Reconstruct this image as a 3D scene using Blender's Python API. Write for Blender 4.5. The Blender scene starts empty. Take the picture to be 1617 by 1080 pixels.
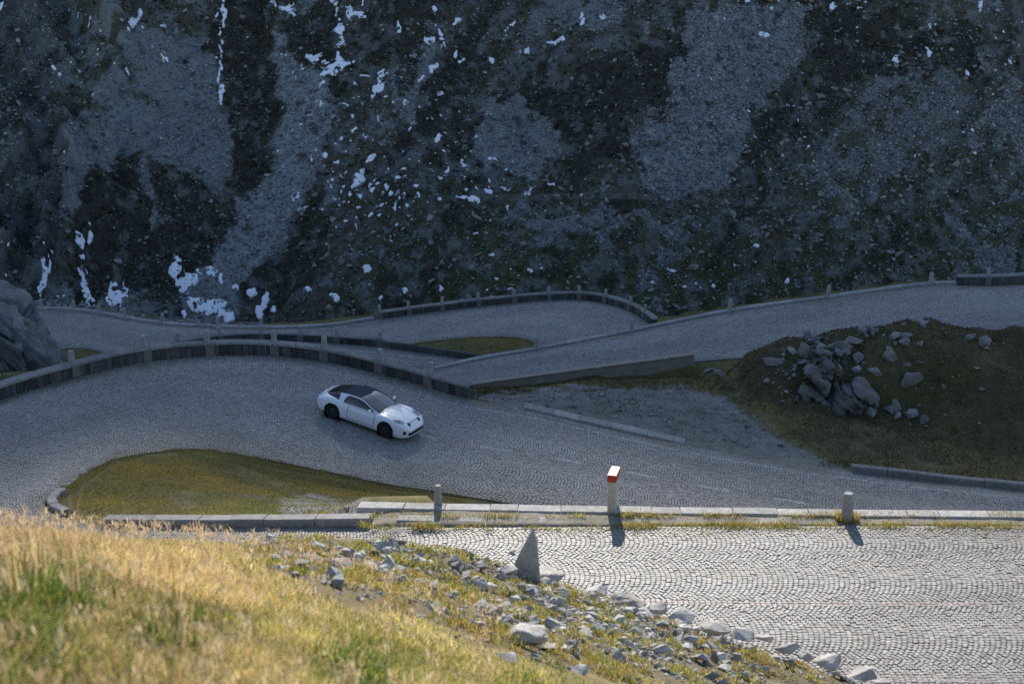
import bpy, bmesh, math, random
import numpy as np
from mathutils import Vector, Matrix

# ------------------------------------------------------------------ camera, sky, sun, exposure
SC = bpy.context.scene
COL = SC.collection
W0, H0, FPX, PITCH = 1617.0, 1080.0, 2400.0, math.radians(19.0)
cam_d = bpy.data.cameras.new('camera')
cam = bpy.data.objects.new('camera', cam_d)
COL.objects.link(cam)
cam.location = (0, 0, 0)
cam.rotation_euler = (math.pi / 2 - PITCH, 0, 0)
cam_d.sensor_width = 36.0
cam_d.lens = 36.0 * FPX / W0
cam_d.clip_start = 0.2
cam_d.clip_end = 6000
cam_d.dof.use_dof = True
cam_d.dof.focus_distance = 52.0
cam_d.dof.aperture_fstop = 1.9
SC.camera = cam

SUN_EL, SUN_AZ = math.radians(28.0), math.radians(-1.0)     # azimuth from +Y towards +X
world = bpy.data.worlds.new('World')
SC.world = world
world.use_nodes = True
wn = world.node_tree
sky = wn.nodes.new('ShaderNodeTexSky')
sky.sky_type = 'NISHITA'
sky.sun_disc = False
sky.sun_elevation = SUN_EL
sky.sun_rotation = SUN_AZ
sky.altitude = 1900
sky.dust_density = 1.8
bg = wn.nodes['Background']
bg.inputs['Strength'].default_value = 0.14
wn.links.new(sky.outputs['Color'], bg.inputs['Color'])
sun_d = bpy.data.lights.new('sun', 'SUN')
sun = bpy.data.objects.new('sun', sun_d)
COL.objects.link(sun)
sun_d.energy = 4.5
sun_d.angle = math.radians(0.55)
sun_d.color = (1.0, 0.93, 0.82)
sd = Vector((math.sin(SUN_AZ) * math.cos(SUN_EL), math.cos(SUN_AZ) * math.cos(SUN_EL), math.sin(SUN_EL)))
sun.rotation_euler = sd.to_track_quat('Z', 'Y').to_euler()
sun.location = (0, 0, 60)
SC.view_settings.view_transform = 'Standard'
SC.view_settings.look = 'None'
SC.view_settings.exposure = 0.8
SC.view_settings.gamma = 1.0
SC.cycles.max_bounces = 6
SC.cycles.use_denoising = False
SC.cycles.caustics_reflective = False
SC.cycles.caustics_refractive = False

rng = np.random.default_rng(7)
random.seed(7)

# ------------------------------------------------------------------ helpers
SP, CP = math.sin(PITCH), math.cos(PITCH)


def P(px, py, z):
    """the point at height z seen in direction (px, py) of the photograph"""
    u, v = (px - W0 / 2) / FPX, (py - H0 / 2) / FPX
    D = -z / (SP + v * CP)
    return (D * u, D * (CP - v * SP), z)


def PD(px, py, D):
    u, v = (px - W0 / 2) / FPX, (py - H0 / 2) / FPX
    return (D * u, D * (CP - v * SP), -D * (SP + v * CP))


def pix(x, y, z):
    D = y * CP - z * SP
    v = (-z * CP - y * SP) / D
    return W0 / 2 + FPX * x / D, H0 / 2 + FPX * v


def _hash(ix, iy, seed):
    h = (ix.astype(np.int64) * 374761393 + iy.astype(np.int64) * 668265263 + seed * 974634777) & 0x7fffffff
    h = ((h ^ (h >> 13)) * 1274126177) & 0x7fffffff
    h = ((h ^ (h >> 16)) * 1103515245) & 0x7fffffff
    return (h & 0xffff) / 65535.0


def noise(x, y, seed=0):
    x, y = np.asarray(x, float), np.asarray(y, float)
    ix, iy = np.floor(x), np.floor(y)
    fx, fy = x - ix, y - iy
    fx, fy = fx * fx * (3 - 2 * fx), fy * fy * (3 - 2 * fy)
    a, b = _hash(ix, iy, seed), _hash(ix + 1, iy, seed)
    c, d = _hash(ix, iy + 1, seed), _hash(ix + 1, iy + 1, seed)
    return (a * (1 - fx) + b * fx) * (1 - fy) + (c * (1 - fx) + d * fx) * fy


def fbm(x, y, seed=0, n=4, gain=0.5):
    s, a, t = 0, 1.0, 0
    for i in range(n):
        s = s + a * (noise(x * 2 ** i + 13.7 * i, y * 2 ** i - 7.1 * i, seed + i) - 0.5)
        t += a
        a *= gain
    return s / t * 2


def inpoly(px, py, poly):
    px, py = np.asarray(px), np.asarray(py)
    r = np.zeros(px.shape, bool)
    n = len(poly)
    for i in range(n):
        x0, y0 = poly[i]
        x1, y1 = poly[(i + 1) % n]
        if y0 == y1:
            continue
        c = ((y0 > py) != (y1 > py)) & (px < (x1 - x0) * (py - y0) / (y1 - y0) + x0)
        r ^= c
    return r


def mesh_np(name, V, quads=None, tris=None, mat=None, smooth=False, col=None, parent=None, attrs=None):
    me = bpy.data.meshes.new(name)
    V = np.asarray(V, np.float32)
    q = np.zeros((0, 4), np.int32) if quads is None else np.asarray(quads, np.int32).reshape(-1, 4)
    t = np.zeros((0, 3), np.int32) if tris is None else np.asarray(tris, np.int32).reshape(-1, 3)
    me.vertices.add(len(V))
    me.vertices.foreach_set('co', V.ravel())
    nl = q.size + t.size
    me.loops.add(nl)
    me.loops.foreach_set('vertex_index', np.concatenate([q.ravel(), t.ravel()]))
    npo = len(q) + len(t)
    me.polygons.add(npo)
    st = np.concatenate([np.arange(len(q)) * 4, q.size + np.arange(len(t)) * 3]).astype(np.int32)
    me.polygons.foreach_set('loop_start', st)
    me.polygons.foreach_set('use_smooth', np.full(npo, bool(smooth)))
    if col is not None:
        c = np.ones((len(V), 4), np.float32)
        c[:, :3] = np.clip(col, 0, 1)
        a = me.attributes.new('Col', 'FLOAT_COLOR', 'POINT')
        a.data.foreach_set('color', c.ravel())
    me.update(calc_edges=True)
    me.validate()
    if mat is not None:
        me.materials.append(mat)
    o = bpy.data.objects.new(name, me)
    COL.objects.link(o)
    if parent is not None:
        o.parent = parent
    return o


def tag(o, label=None, cat=None, group=None, kind=None):
    if label:
        o['label'] = label
    if cat:
        o['category'] = cat
    if group:
        o['group'] = group
    if kind:
        o['kind'] = kind
    return o


def empty(name, loc=(0, 0, 0), rot=(0, 0, 0)):
    o = bpy.data.objects.new(name, None)
    o.empty_display_size = 0.3
    COL.objects.link(o)
    o.location = loc
    o.rotation_euler = rot
    return o


# ------------------------------------------------------------------ materials
def material(name, base=(0.5, 0.5, 0.5), rough=0.8, attr=False, scale=8.0, var=0.25, bump=0.0, bscale=40.0,
             trans=0.0, spec=0.4, metal=0.0, coat=0.0):
    m = bpy.data.materials.new(name)
    m.use_nodes = True
    nt = m.node_tree
    N, L = nt.nodes, nt.links
    b = N['Principled BSDF']
    b.inputs['Roughness'].default_value = rough
    b.inputs['Specular IOR Level'].default_value = spec
    b.inputs['Metallic'].default_value = metal
    b.inputs['Coat Weight'].default_value = coat
    if attr:
        at = N.new('ShaderNodeAttribute')
        at.attribute_name = 'Col'
        src = at.outputs['Color']
    else:
        rgb = N.new('ShaderNodeRGB')
        rgb.outputs[0].default_value = (*base, 1)
        src = rgb.outputs[0]
    tc = N.new('ShaderNodeTexCoord')
    if var > 0:
        n1 = N.new('ShaderNodeTexNoise')
        n1.inputs['Scale'].default_value = scale
        n1.inputs['Detail'].default_value = 6
        n1.inputs['Roughness'].default_value = 0.65
        L.new(tc.outputs['Object'], n1.inputs['Vector'])
        mr = N.new('ShaderNodeMapRange')
        mr.inputs['From Min'].default_value = 0.25
        mr.inputs['From Max'].default_value = 0.75
        mr.inputs['To Min'].default_value = 1 - var
        mr.inputs['To Max'].default_value = 1 + var
        L.new(n1.outputs['Fac'], mr.inputs['Value'])
        mx = N.new('ShaderNodeVectorMath')
        mx.operation = 'SCALE'
        L.new(src, mx.inputs[0])
        L.new(mr.outputs['Result'], mx.inputs['Scale'])
        src = mx.outputs[0]
    L.new(src, b.inputs['Base Color'])
    if bump > 0:
        n2 = N.new('ShaderNodeTexNoise')
        n2.inputs['Scale'].default_value = bscale
        n2.inputs['Detail'].default_value = 5
        L.new(tc.outputs['Object'], n2.inputs['Vector'])
        bp = N.new('ShaderNodeBump')
        bp.inputs['Strength'].default_value = 0.7
        bp.inputs['Distance'].default_value = bump
        L.new(n2.outputs['Fac'], bp.inputs['Height'])
        L.new(bp.outputs['Normal'], b.inputs['Normal'])
    if trans > 0:
        tr = N.new('ShaderNodeBsdfTranslucent')
        L.new(src, tr.inputs['Color'])
        ms = N.new('ShaderNodeMixShader')
        ms.inputs['Fac'].default_value = trans
        L.new(b.outputs['BSDF'], ms.inputs[1])
        L.new(tr.outputs['BSDF'], ms.inputs[2])
        L.new(ms.outputs['Shader'], N['Material Output'].inputs['Surface'])
    return m


M = dict(
    ground=material('ground_soil', attr=True, rough=0.95, scale=3.0, var=0.3, bump=0.03, bscale=9, spec=0.2),
    mountain=material('mountain_face', attr=True, rough=0.95, scale=1.6, var=0.35, bump=0.12, bscale=3.0, spec=0.2),
    rock=material('grey_rock', attr=True, rough=0.85, scale=5.0, var=0.3, bump=0.03, bscale=14, spec=0.3),
    cobble=material('granite_setts', attr=True, rough=0.62, scale=2.2, var=0.14, bump=0.004, bscale=60, spec=0.35),
    joint=material('sett_joints', (0.17, 0.16, 0.145), rough=0.95, scale=4, var=0.3),
    wall=material('dark_stained_stone', attr=True, rough=0.9, scale=6, var=0.35, bump=0.012, bscale=25, spec=0.2),
    granite=material('weathered_granite', (0.30, 0.29, 0.27), rough=0.85, scale=9, var=0.3, bump=0.008, bscale=35, spec=0.3),
    beige=material('plastered_wall', (0.30, 0.25, 0.20), rough=0.9, scale=2.5, var=0.25, bump=0.004, bscale=30, spec=0.2),
    grass=material('grass_blades', attr=True, rough=0.7, var=0.0, trans=0.5, spec=0.2),
    shrub=material('heather_tufts', attr=True, rough=0.9, var=0.0, trans=0.15, spec=0.1),
    snow=material('old_snow', (0.78, 0.80, 0.84), rough=0.7, scale=3, var=0.06, bump=0.02, bscale=8),
    white=material('white_paint', (0.80, 0.81, 0.82), rough=0.25, var=0.0, coat=0.6, spec=0.5),
    red=material('red_paint', (0.42, 0.045, 0.02), rough=0.45, scale=12, var=0.2),
    postwhite=material('weathered_white_paint', (0.50, 0.46, 0.38), rough=0.7, scale=9, var=0.25, bump=0.003),
    black=material('black_trim', (0.012, 0.012, 0.013), rough=0.4, var=0.0),
    glass=material('dark_glass', (0.012, 0.014, 0.016), rough=0.06, var=0.0, spec=0.6, coat=0.5),
    roof=material('sky_tinted_roof', (0.040, 0.052, 0.072), rough=0.85, var=0.0, spec=0.08),  # matt; the sky's reflection on the black roof is put into the bluish base
    tyre=material('tyre_rubber', (0.012, 0.012, 0.012), rough=0.8, var=0.0),
    rim=material('dark_alloy', (0.09, 0.09, 0.095), rough=0.35, var=0.0, metal=0.6),
    lamp=material('headlamp_glass', (0.16, 0.17, 0.19), rough=0.12, var=0.0, spec=0.8, coat=0.8),
    seam=material('panel_gap', (0.30, 0.31, 0.32), rough=0.9, var=0.0),
)


# ------------------------------------------------------------------ road ribbons
def crom(pts, n):
    """dense Catmull-Rom samples through pts; n per span"""
    p = np.asarray(pts, float)
    p = np.vstack([2 * p[0] - p[1], p, 2 * p[-1] - p[-2]])
    out = []
    for i in range(1, len(p) - 2):
        t = np.linspace(0, 1, n, endpoint=False)[:, None]
        a, b, c, d = p[i - 1], p[i], p[i + 1], p[i + 2]
        out.append(0.5 * (2 * b + (c - a) * t + (2 * a - 5 * b + 4 * c - d) * t ** 2 + (3 * b - a - 3 * c + d) * t ** 3))
    out.append(p[-2][None])
    return np.vstack(out)


class Ribbon:
    def __init__(s, inner, outer, nb=12):
        s.I, s.O = crom(inner, nb), crom(outer, nb)
        mid = (s.I + s.O) / 2
        s.a = np.concatenate([[0], np.cumsum(np.linalg.norm(np.diff(mid, axis=0), axis=1))])
        s.L = s.a[-1]
        s.W = float(np.median(np.linalg.norm((s.I - s.O)[:, :2], axis=1)))
        s.nb = nb

    def at(s, a, w):
        a = np.clip(a, 0, s.L)
        I = np.stack([np.interp(a, s.a, s.I[:, k]) for k in range(3)], -1)
        O = np.stack([np.interp(a, s.a, s.O[:, k]) for k in range(3)], -1)
        w = np.asarray(w)[..., None]
        return I * (1 - w) + O * w

    def a_of(s, i):
        return s.a[min(int(round(i * s.nb)), len(s.a) - 1)]


# the long cobbled road: sunlit upper arm, left hairpin, arm with the car
R1 = Ribbon(
    [(18, 30.67, -14.9), (6, 30.67, -14.9), (-1.5, 30.7, -14.95), P(585, 831, -15.15), P(400, 832, -15.5),
     P(170, 832, -16.1), P(75, 800, -17.0), P(110, 765, -17.5), P(180, 726, -18.2), P(290, 709, -18.9),
     P(360, 715, -19.5), P(430, 727, -19.9), P(520, 745, -20.25), P(600, 762, -20.6), P(690, 776, -20.95),
     (2.5, 44.7, -21.35), (8, 43.8, -21.8), (13.5, 43, -22.3), (19.5, 42.3, -22.8), (30, 42, -23.6)],
    [(18, 23.6, -14.9), (6, 23.6, -14.9), (-1.5, 24.2, -14.95), (-4, 24.6, -15.2), (-9, 26, -15.7),
     (-14.5, 29.5, -16.4), (-18.8, 36.5, -17.3), (-19.3, 42, -17.9), P(0, 632, -18.5), P(115, 598, -18.7),
     P(230, 572, -19.1), P(380, 561, -19.6), P(515, 572, -19.95), P(640, 602, -20.3), P(740, 630, -20.65),
     P(830, 645, -21.0), P(1083, 703, -22.0), P(1350, 746, -22.5), P(1617, 774, -22.9), (30, 49.6, -23.7)])
# lower road: comes down from the right, second left hairpin, then the arm below the middle wall
R2 = Ribbon(
    [(44, 86.5, -24.8), P(1617, 449, -25.6), P(1470, 452, -25.8), P(1300, 474, -26.2), P(1150, 495, -26.75), P(1000, 525, -27.3),
     P(850, 553, -27.8), P(760, 568, -28.1), P(640, 592, -28.6), (-8.5, 79.0, -28.8), P(700, 582, -29.3), (-1.5, 80.8, -29.8), (3, 82.2, -30.0)],
    [(44, 78.5, -24.8), P(1617, 517, -25.5), P(1480, 530, -25.9), P(1340, 545, -26.3), P(1210, 562, -26.65), P(1095, 571, -27.0),
     P(920, 590, -27.5), P(745, 609, -28.0), (-8, 73.5, -28.3), (-19, 77.5, -28.6), P(410, 539, -29.0), P(600, 548, -29.4), P(760, 571, -29.8)])
# the farthest road: right hairpin behind the grass island, then away to the left
R3 = Ribbon(
    [P(760, 570, -29.9), P(800, 566, -30.0), P(843, 553, -30.1), P(846, 545, -30.2), P(835, 537, -30.25), P(800, 532, -30.35), P(740, 533, -30.5), P(680, 539, -30.65),
     P(620, 546, -30.8), P(520, 551, -31.2), P(400, 556, -31.6), P(290, 558, -32.0), P(180, 559, -32.3), P(100, 550, -32.7), (-40, 92, -33.2)],
    [(1.0, 80.0, -29.9), (5.0, 81.8, -30.0), P(1012, 527, -30.0), P(1029, 517, -30.05), P(1014, 503, -30.2), P(985, 488, -30.35), P(930, 475, -30.45), P(860, 475, -30.55),
     P(740, 486, -30.65), P(598, 504, -30.8), P(500, 517, -31.2), P(380, 519, -31.7), P(250, 512, -32.2), P(130, 493, -32.6), P(20, 489, -33.1)])


def cobbles(R, nbands, size, flip=lambda a: -np.ones_like(a), centre=True, edge=None, a0=0.0, a1=None, dash=None, fracs=None, fill=None, red=1.0, edge_from=0.0):
    """fan-laid setts in segmental arcs as real stones; returns V, quads, colour"""
    a1 = R.L if a1 is None else a1
    Wn = R.W
    A, B, SX, SY, TH, TONE = [], [], [], [], [], []
    strips = []
    marg = size * 1.1
    cw = size * 2.1 if centre else 0
    half = (Wn - 2 * marg - cw) / 2 if centre else (Wn - 2 * marg)
    nb2 = nbands // 2 if centre else nbands
    starts = []
    fr = fracs if fracs is not None else [1.0 / nb2] * nb2
    for h in range(2 if centre else 1):
        b = marg + h * (half + cw)
        for f in (fr if h == 0 else fr[::-1]):
            starts.append((b, half * f))
            b += half * f
    for b0, bw in starts:
        r = bw * 0.74
        th = math.asin(min(0.99, bw / 2 / r))
        n = max(3, int(round(2 * th * r / size)))
        rows = int((a1 - a0 + bw) / size)
        k = np.arange(rows)[:, None] * np.ones((1, n))
        ph = (np.arange(n)[None] + 0.5) / n + rng.uniform(-0.22, 0.22, (rows, 1)) / n + rng.uniform(-0.08, 0.08, (rows, n)) / n
        ang = (ph * 2 - 1) * th
        bb = b0 + bw / 2 + r * np.sin(ang)
        ka = a0 + k * size + rng.normal(0, 0.004, k.shape)
        f = flip(ka)
        aa = ka - f * (r - r * np.cos(ang)) + f * bw * 0.12
        A.append(aa.ravel()); B.append(bb.ravel())
        SX.append((size * rng.uniform(0.88, 0.99, k.shape) * (2 * th * r / n / size)).ravel())
        SY.append((size * np.cos(ang) * rng.uniform(0.90, 0.99, k.shape)).ravel())
        TH.append((ang * f).ravel())
        TONE.append(np.zeros(aa.size))
    # straight courses: both edges and the twin centre row
    rowsb = [marg * 0.5, Wn - marg * 0.5]
    kinds = [0, 0]
    if centre:
        rowsb += [marg + half + cw * 0.25, marg + half + cw * 0.75]
        kinds += [1, 1]
    if edge is not None:
        rowsb += [edge]
        kinds += [3]
    for b, kd in zip(rowsb, kinds):
        n = int((a1 - a0) / (size * 1.05))
        aa = a0 + (np.arange(n) + 0.5) * size * 1.05
        A.append(aa); B.append(np.full(n, b))
        SX.append(np.full(n, size * 0.94)); SY.append(np.full(n, size * 0.95))
        TH.append(np.zeros(n)); TONE.append(np.full(n, float(kd)))
    if fill is not None:            # straight courses where the fans change direction
        fa, fb = np.meshgrid(np.arange(fill - 0.5, fill + 0.5, size), np.arange(marg, Wn - marg, size))
        m = fa.size
        A.append(fa.ravel()); B.append(fb.ravel() + rng.normal(0, 0.004, m))
        SX.append(size * rng.uniform(0.78, 0.95, m)); SY.append(size * rng.uniform(0.78, 0.95, m)); TH.append(rng.normal(0, 0.15, m)); TONE.append(np.full(m, 5.0))
    A, B, SX, SY, TH, TONE = [np.concatenate(q) for q in (A, B, SX, SY, TH, TONE)]
    ok = (A > a0) & (A < a1)
    A, B, SX, SY, TH, TONE = [q[ok] for q in (A, B, SX, SY, TH, TONE)]
    n = len(A)
    TH = TH + rng.normal(0, 0.05, n)
    c, s = np.cos(TH), np.sin(TH)
    cs = np.array([(-1, -1), (1, -1), (1, 1), (-1, 1)])
    V = np.zeros((n, 12, 3))
    up = rng.normal(0.0, 0.004, n)
    tilt = rng.normal(0, 0.03, (n, 2))
    for lev, (sc, dz) in enumerate(((1.0, -0.035), (0.98, -0.007), (0.82, 0.0))):
        for k in range(4):
            lx = cs[k, 0] * SX / 2 * sc * (1 + rng.normal(0, 0.03, n))     # across (b)
            ly = cs[k, 1] * SY / 2 * sc * (1 + rng.normal(0, 0.03, n))     # along (a)
            b = B + lx * c - ly * s * -1 * 0 - ly * s
            a = A + lx * s * 1 + ly * c
            p = R.at(a, b / Wn)
            p[:, 2] += 0.010 + up - 0.006 * (TONE == 5) + dz + (lx * tilt[:, 0] + ly * tilt[:, 1] if lev else 0)
            V[:, lev * 4 + k] = p
    q = []
    for lev in (0, 1):
        for k in range(4):
            k2 = (k + 1) % 4
            q.append((lev * 4 + k, lev * 4 + k2, lev * 4 + 4 + k2, lev * 4 + 4 + k))
    q.append((8, 9, 10, 11))
    q = np.array(q)
    Q = (np.arange(n)[:, None, None] * 12 + q[None]).reshape(-1, 4)
    base = np.array([0.232, 0.224, 0.212])
    tone = 1 + 0.14 * rng.normal(0, 1, (n, 1)) + 0.22 * fbm(A / 3.0, B / 1.2, 5, 3)[:, None] + 0.18 * fbm(A / 9.0, B / 4, 6, 2)[:, None]
    col = base[None] * np.clip(tone, 0.5, 1.6)
    warm = rng.random(n)
    col[warm > 0.94] *= np.array([1.08, 0.97, 0.88])
    col[warm < 0.07] *= np.array([0.93, 0.98, 1.06])
    isr = (TONE == 1)
    redm = isr & (fbm(A / 0.9, A * 0 + 3, 9) > -0.25)
    col[redm] = col[redm] * (1 - red) + red * np.array([0.255, 0.215, 0.20])[None] * tone[redm]
    if dash is not None:
        dm = isr & dash(A)
        col[dm] = np.array([0.40, 0.39, 0.38]) * (0.75 + 0.3 * rng.random((dm.sum(), 1)))
    em = (TONE == 3) & (A > edge_from)
    col[em] = np.array([0.42, 0.42, 0.42]) * (0.7 + 0.4 * rng.random((em.sum(), 1)))
    # worn, mossy margins
    w = B / Wn
    dirt = np.clip(1 - np.minimum(w, 1 - w) * Wn / 0.9, 0, 1) * (0.5 + 0.9 * fbm(A / 1.5, B * 2, 31))
    dirt = np.clip(dirt, 0, 0.75)[:, None]
    col = col * (1 - dirt) + np.array([0.13, 0.12, 0.085]) * dirt
    return V.reshape(-1, 3), Q, np.repeat(col, 12, axis=0)


def build_road(name, R, nbands, size, **kw):
    V, Q, C = cobbles(R, nbands, size, **kw)
    o = mesh_np(name, V, quads=Q, mat=M['cobble'], col=C)
    # bedding layer under the setts, with skirts that go down into the ground
    n = len(R.I)
    m = 9
    G = np.zeros((n, m + 2, 3))
    for j in range(m):
        w = j / (m - 1)
        G[:, j + 1] = R.I * (1 - w) + R.O * w
    G[:, 1:-1, 2] -= 0.001
    G[:, 0] = G[:, 1] - np.array([0, 0, 0.9])
    G[:, -1] = G[:, -2] - np.array([0, 0, 0.9])
    idx = np.arange(n * (m + 2)).reshape(n, m + 2)
    q = np.stack([idx[:-1, :-1], idx[1:, :-1], idx[1:, 1:], idx[:-1, 1:]], -1).reshape(-1, 4)
    bed = mesh_np('sett_bed', G.reshape(-1, 3), quads=q, mat=M['joint'], smooth=False, parent=o)
    return tag(o, kind='structure')


A_SPLIT = R1.a_of(12.2)
R1D = lambda A: ((A - A_SPLIT) % 2.6 < 1.1) & (A > A_SPLIT + 2.5)
build_road('cobbled_road', R1, 4, 0.105, flip=lambda a: np.where(a < A_SPLIT, -1.0, 1.0), dash=R1D, edge=R1.W - 0.75, fracs=[0.38, 0.62], fill=A_SPLIT, edge_from=R1.a_of(13.8))
build_road('lower_road', R2, 4, 0.135, red=0.4)
build_road('far_road', R3, 4, 0.14, red=0.35)

# ------------------------------------------------------------------ terrain
GX0, GX1, GY0, GY1, GS = -56.0, 56.0, 1.0, 130.0, 0.5
gx = np.arange(GX0, GX1 + 1e-6, GS)
gy = np.arange(GY0, GY1 + 1e-6, GS)
nx, ny = len(gx), len(gy)
Zs, Zc = np.zeros((ny, nx)), np.zeros((ny, nx))


def fix(p, wgt=1.0):
    p = np.asarray(p, float).reshape(-1, 3)
    i = np.round((p[:, 1] - GY0) / GS).astype(int)
    j = np.round((p[:, 0] - GX0) / GS).astype(int)
    ok = (i >= 0) & (i < ny) & (j >= 0) & (j < nx)
    np.add.at(Zs, (i[ok], j[ok]), p[ok, 2] * wgt)
    np.add.at(Zc, (i[ok], j[ok]), wgt)


def line(pts, step=0.25):
    p = np.asarray(pts, float)
    out = [p[:1]]
    for a, b in zip(p[:-1], p[1:]):
        n = max(1, int(np.linalg.norm(b - a) / step))
        out.append(a + (b - a) * (np.arange(1, n + 1) / n)[:, None])
    return np.vstack(out)


# foreground hillside: smooth surface through control points
HB = np.array([(-30, 22, 0), (-16, 21.0, 0), (-9, 19.5, 0), (-5.4, 20.2, 0), (-2.2, 23.0, 0), (0.35, 23.5, 0), (3.3, 23.4, 0), (6.0, 23.2, 0), (9, 22.8, 0), (30, 21, 0)])
hill_ctrl = np.array([
    (0, 0, -1.65), (-4, 0.5, -1.3), (4, 0, -2.6), (-9, 2, -1.5),
    PD(0, 1080, 6.8), PD(0, 930, 9.5), PD(0, 852, 16.5), PD(300, 1080, 8.2), PD(300, 930, 13.0), PD(290, 861, 21.5),
    PD(600, 1080, 10.5), PD(600, 930, 16.5), PD(600, 856, 25.3), PD(430, 858, 23.6), PD(740, 880, 25.2),
    PD(840, 915, 26.2), PD(840, 1080, 14.5), PD(980, 950, 26.6), PD(1100, 987, 26.8), PD(1330, 1058, 27.0), PD(1100, 1080, 20.5),
    PD(1250, 1080, 24.5), (9, 22.5, -14.95), (9, 15, -12.0), (14, 20, -14.9), (10, 6, -7.5), (-12, 19, -9.2), (-16, 12, -5.0), (-16, 21, -10.5), (-26, 18, -8), (22, 18, -14.9), (22, 8, -10)])


def tps(c, v):
    d = np.linalg.norm(c[:, None] - c[None], axis=-1)
    K = np.where(d > 0, d * d * np.log(d + 1e-12), 0) + 0.5 * np.eye(len(c))
    Pm = np.hstack([np.ones((len(c), 1)), c])
    A = np.block([[K, Pm], [Pm.T, np.zeros((3, 3))]])
    s = np.linalg.solve(A, np.concatenate([v, np.zeros(3)]))

    def f(x, y):
        x, y = np.asarray(x, float), np.asarray(y, float)
        r = s[-3] + s[-2] * x + s[-1] * y
        for k in range(len(c)):
            dd = np.hypot(x - c[k, 0], y - c[k, 1])
            r = r + s[k] * np.where(dd > 0, dd * dd * np.log(dd + 1e-12), 0)
        return r
    return f


hillf = tps(hill_ctrl[:, :2], hill_ctrl[:, 2])
GXX, GYY = np.meshgrid(gx, gy)
brinkY = np.interp(gx, HB[:, 0], HB[:, 1])
hm = (GYY <= brinkY[None]) & (np.abs(GXX) < 26)
hz = hillf(GXX, GYY)
fix(np.stack([GXX[hm], GYY[hm], hz[hm]], -1))

for R in (R1, R2, R3):
    na, nw = int(R.L / 0.25), 34
    aa, ww = np.meshgrid(np.linspace(0, R.L, na), np.linspace(-0.02, 1.02, nw))
    p = R.at(aa.ravel(), ww.ravel())
    p[:, 2] -= np.where((ww.ravel() < 0.05) | (ww.ravel() > 0.95), 0.05, 0.20)
    fix(p, 50.0)


def offs(path, d, dz):
    """path moved sideways (to its left) by d"""
    p = np.asarray(path, float)
    t = np.gradient(p[:, :2], axis=0)
    t /= np.linalg.norm(t, axis=1)[:, None] + 1e-9
    q = p.copy()
    q[:, 0] += -t[:, 1] * d
    q[:, 1] += t[:, 0] * d
    q[:, 2] += dz
    return q


# strip between the sunlit road and its stone kerb, then the fall to the road with the car
fix(line([(-3.4, 31.2, -15.0), (2, 31.1, -14.93), (18, 31.1, -14.93)]), 20)
fix(line([(-3.4, 31.7, -15.02), (2, 31.5, -14.95), (18, 31.5, -14.95)]), 20)
fix(line([(-2.6, 33.0, -15.9), (2, 32.8, -16.6), (18, 32.8, -16.8)]), 5)
fix(line([(-3, 38, -18.0), (2, 38.2, -18.9), (18, 37.5, -19.6)]), 5)
# gravel terrace behind the road with the car, its brink, and the fall to the lower road
brink = [P(748, 627, -21.2), P(800, 613, -21.7), P(900, 608, -22.2), P(1000, 603, -22.3), P(1095, 597, -22.45), P(1180, 592, -22.6)]
fix(line(brink), 3)
fix(line([P(800, 641, -21.05), P(900, 645, -21.55), P(1000, 655, -21.95), P(1100, 670, -22.15), P(1200, 690, -22.4)]), 3)
fix(line([(24, 60, -23.6), (30, 62, -23.8), (40, 62, -24.2)]), 3)
fix(line([(40, 50, -24.2), (40, 70, -24.5)]), 3)
fix(line(offs(R2.O[5 * 12:7 * 12 + 1:6], 0.8, -0.75)), 6)
fix(line(offs(R2.O[:5 * 12:6], 0.7, -0.02)), 6)
fix(line(offs(R2.O[:5 * 12:6], 1.4, -0.08)), 6)
# turf islands inside the hairpins sit level with the setts
fix(line(offs(R1.I[5 * 12 + 6:14 * 12:3], -0.35, 0.05)), 30)
fix(line(offs(R1.I[5 * 12 + 6:14 * 12:3], -0.65, 0.06)), 8)
fix(line(offs(R1.I[6 * 12 + 6:14 * 12:3], -1.1, 0.06)), 8)
fix(line([(-5.0, 31.75, -15.12), (-3.6, 31.6, -15.06)]), 30)
fix(line([(-3.6, 32.7, -15.02), (-1.8, 32.5, -14.99)]), 30)
fix(line([(-3.4, 32.7, -15.05), P(500, 822, -15.1), P(400, 822, -15.35), P(290, 822, -15.6), P(180, 822, -15.9)]), 8)
fix(line(offs(R3.I[2 * 12 + 6:9 * 12:3], 0.4, 0.04)), 30)
fix(line(offs(R3.I[2 * 12 + 6:9 * 12:3], 0.8, 0.04)), 8)
fix(line([P(620, 548, -30.6), P(700, 556, -30.2), P(780, 560, -30.0)]), 4)
# outside the hairpin wall
oo = R1.O[6 * 12:14 * 12:3]
fix(line(offs(oo, 1.1, -0.5)), 3)
fix(line(offs(oo, 3.2, -2.4)), 3)
fix(line([PD(-60, 600, 60), PD(30, 597, 62), PD(100, 583, 66), PD(150, 573, 70), PD(200, 562, 76)]), 3)
fix(line([PD(-200, 560, 70), PD(-60, 560, 78), PD(60, 560, 82), PD(120, 556, 90)]), 3)
# beyond the far road: down into the gorge, which the opposite slope climbs out of
fix(line([(-56, 104, -34.5), (-36, 112, -35.5)]), 3)
fix(line(offs(R3.O[5 * 12::4], -1.3, 0.0)), 3)
fix(line(offs(R3.O[5 * 12::4], -4.5, -2.8)), 3)
fix(line(offs(R2.I[:5 * 12:4], -1.2, 0.0)), 3)
fix(line(offs(R2.I[:5 * 12:4], -4.0, -2.0)), 3)
fix(line([(-56, 118, -41), (-20, 114, -40), (0, 113, -39), (20, 106, -36.5), (56, 104, -35)]), 3)
fix(line([(-56, 130, -45), (56, 130, -45)]), 3)

FX = Zc > 0
Z = np.where(FX, Zs / np.maximum(Zc, 1e-9), 0)


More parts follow.
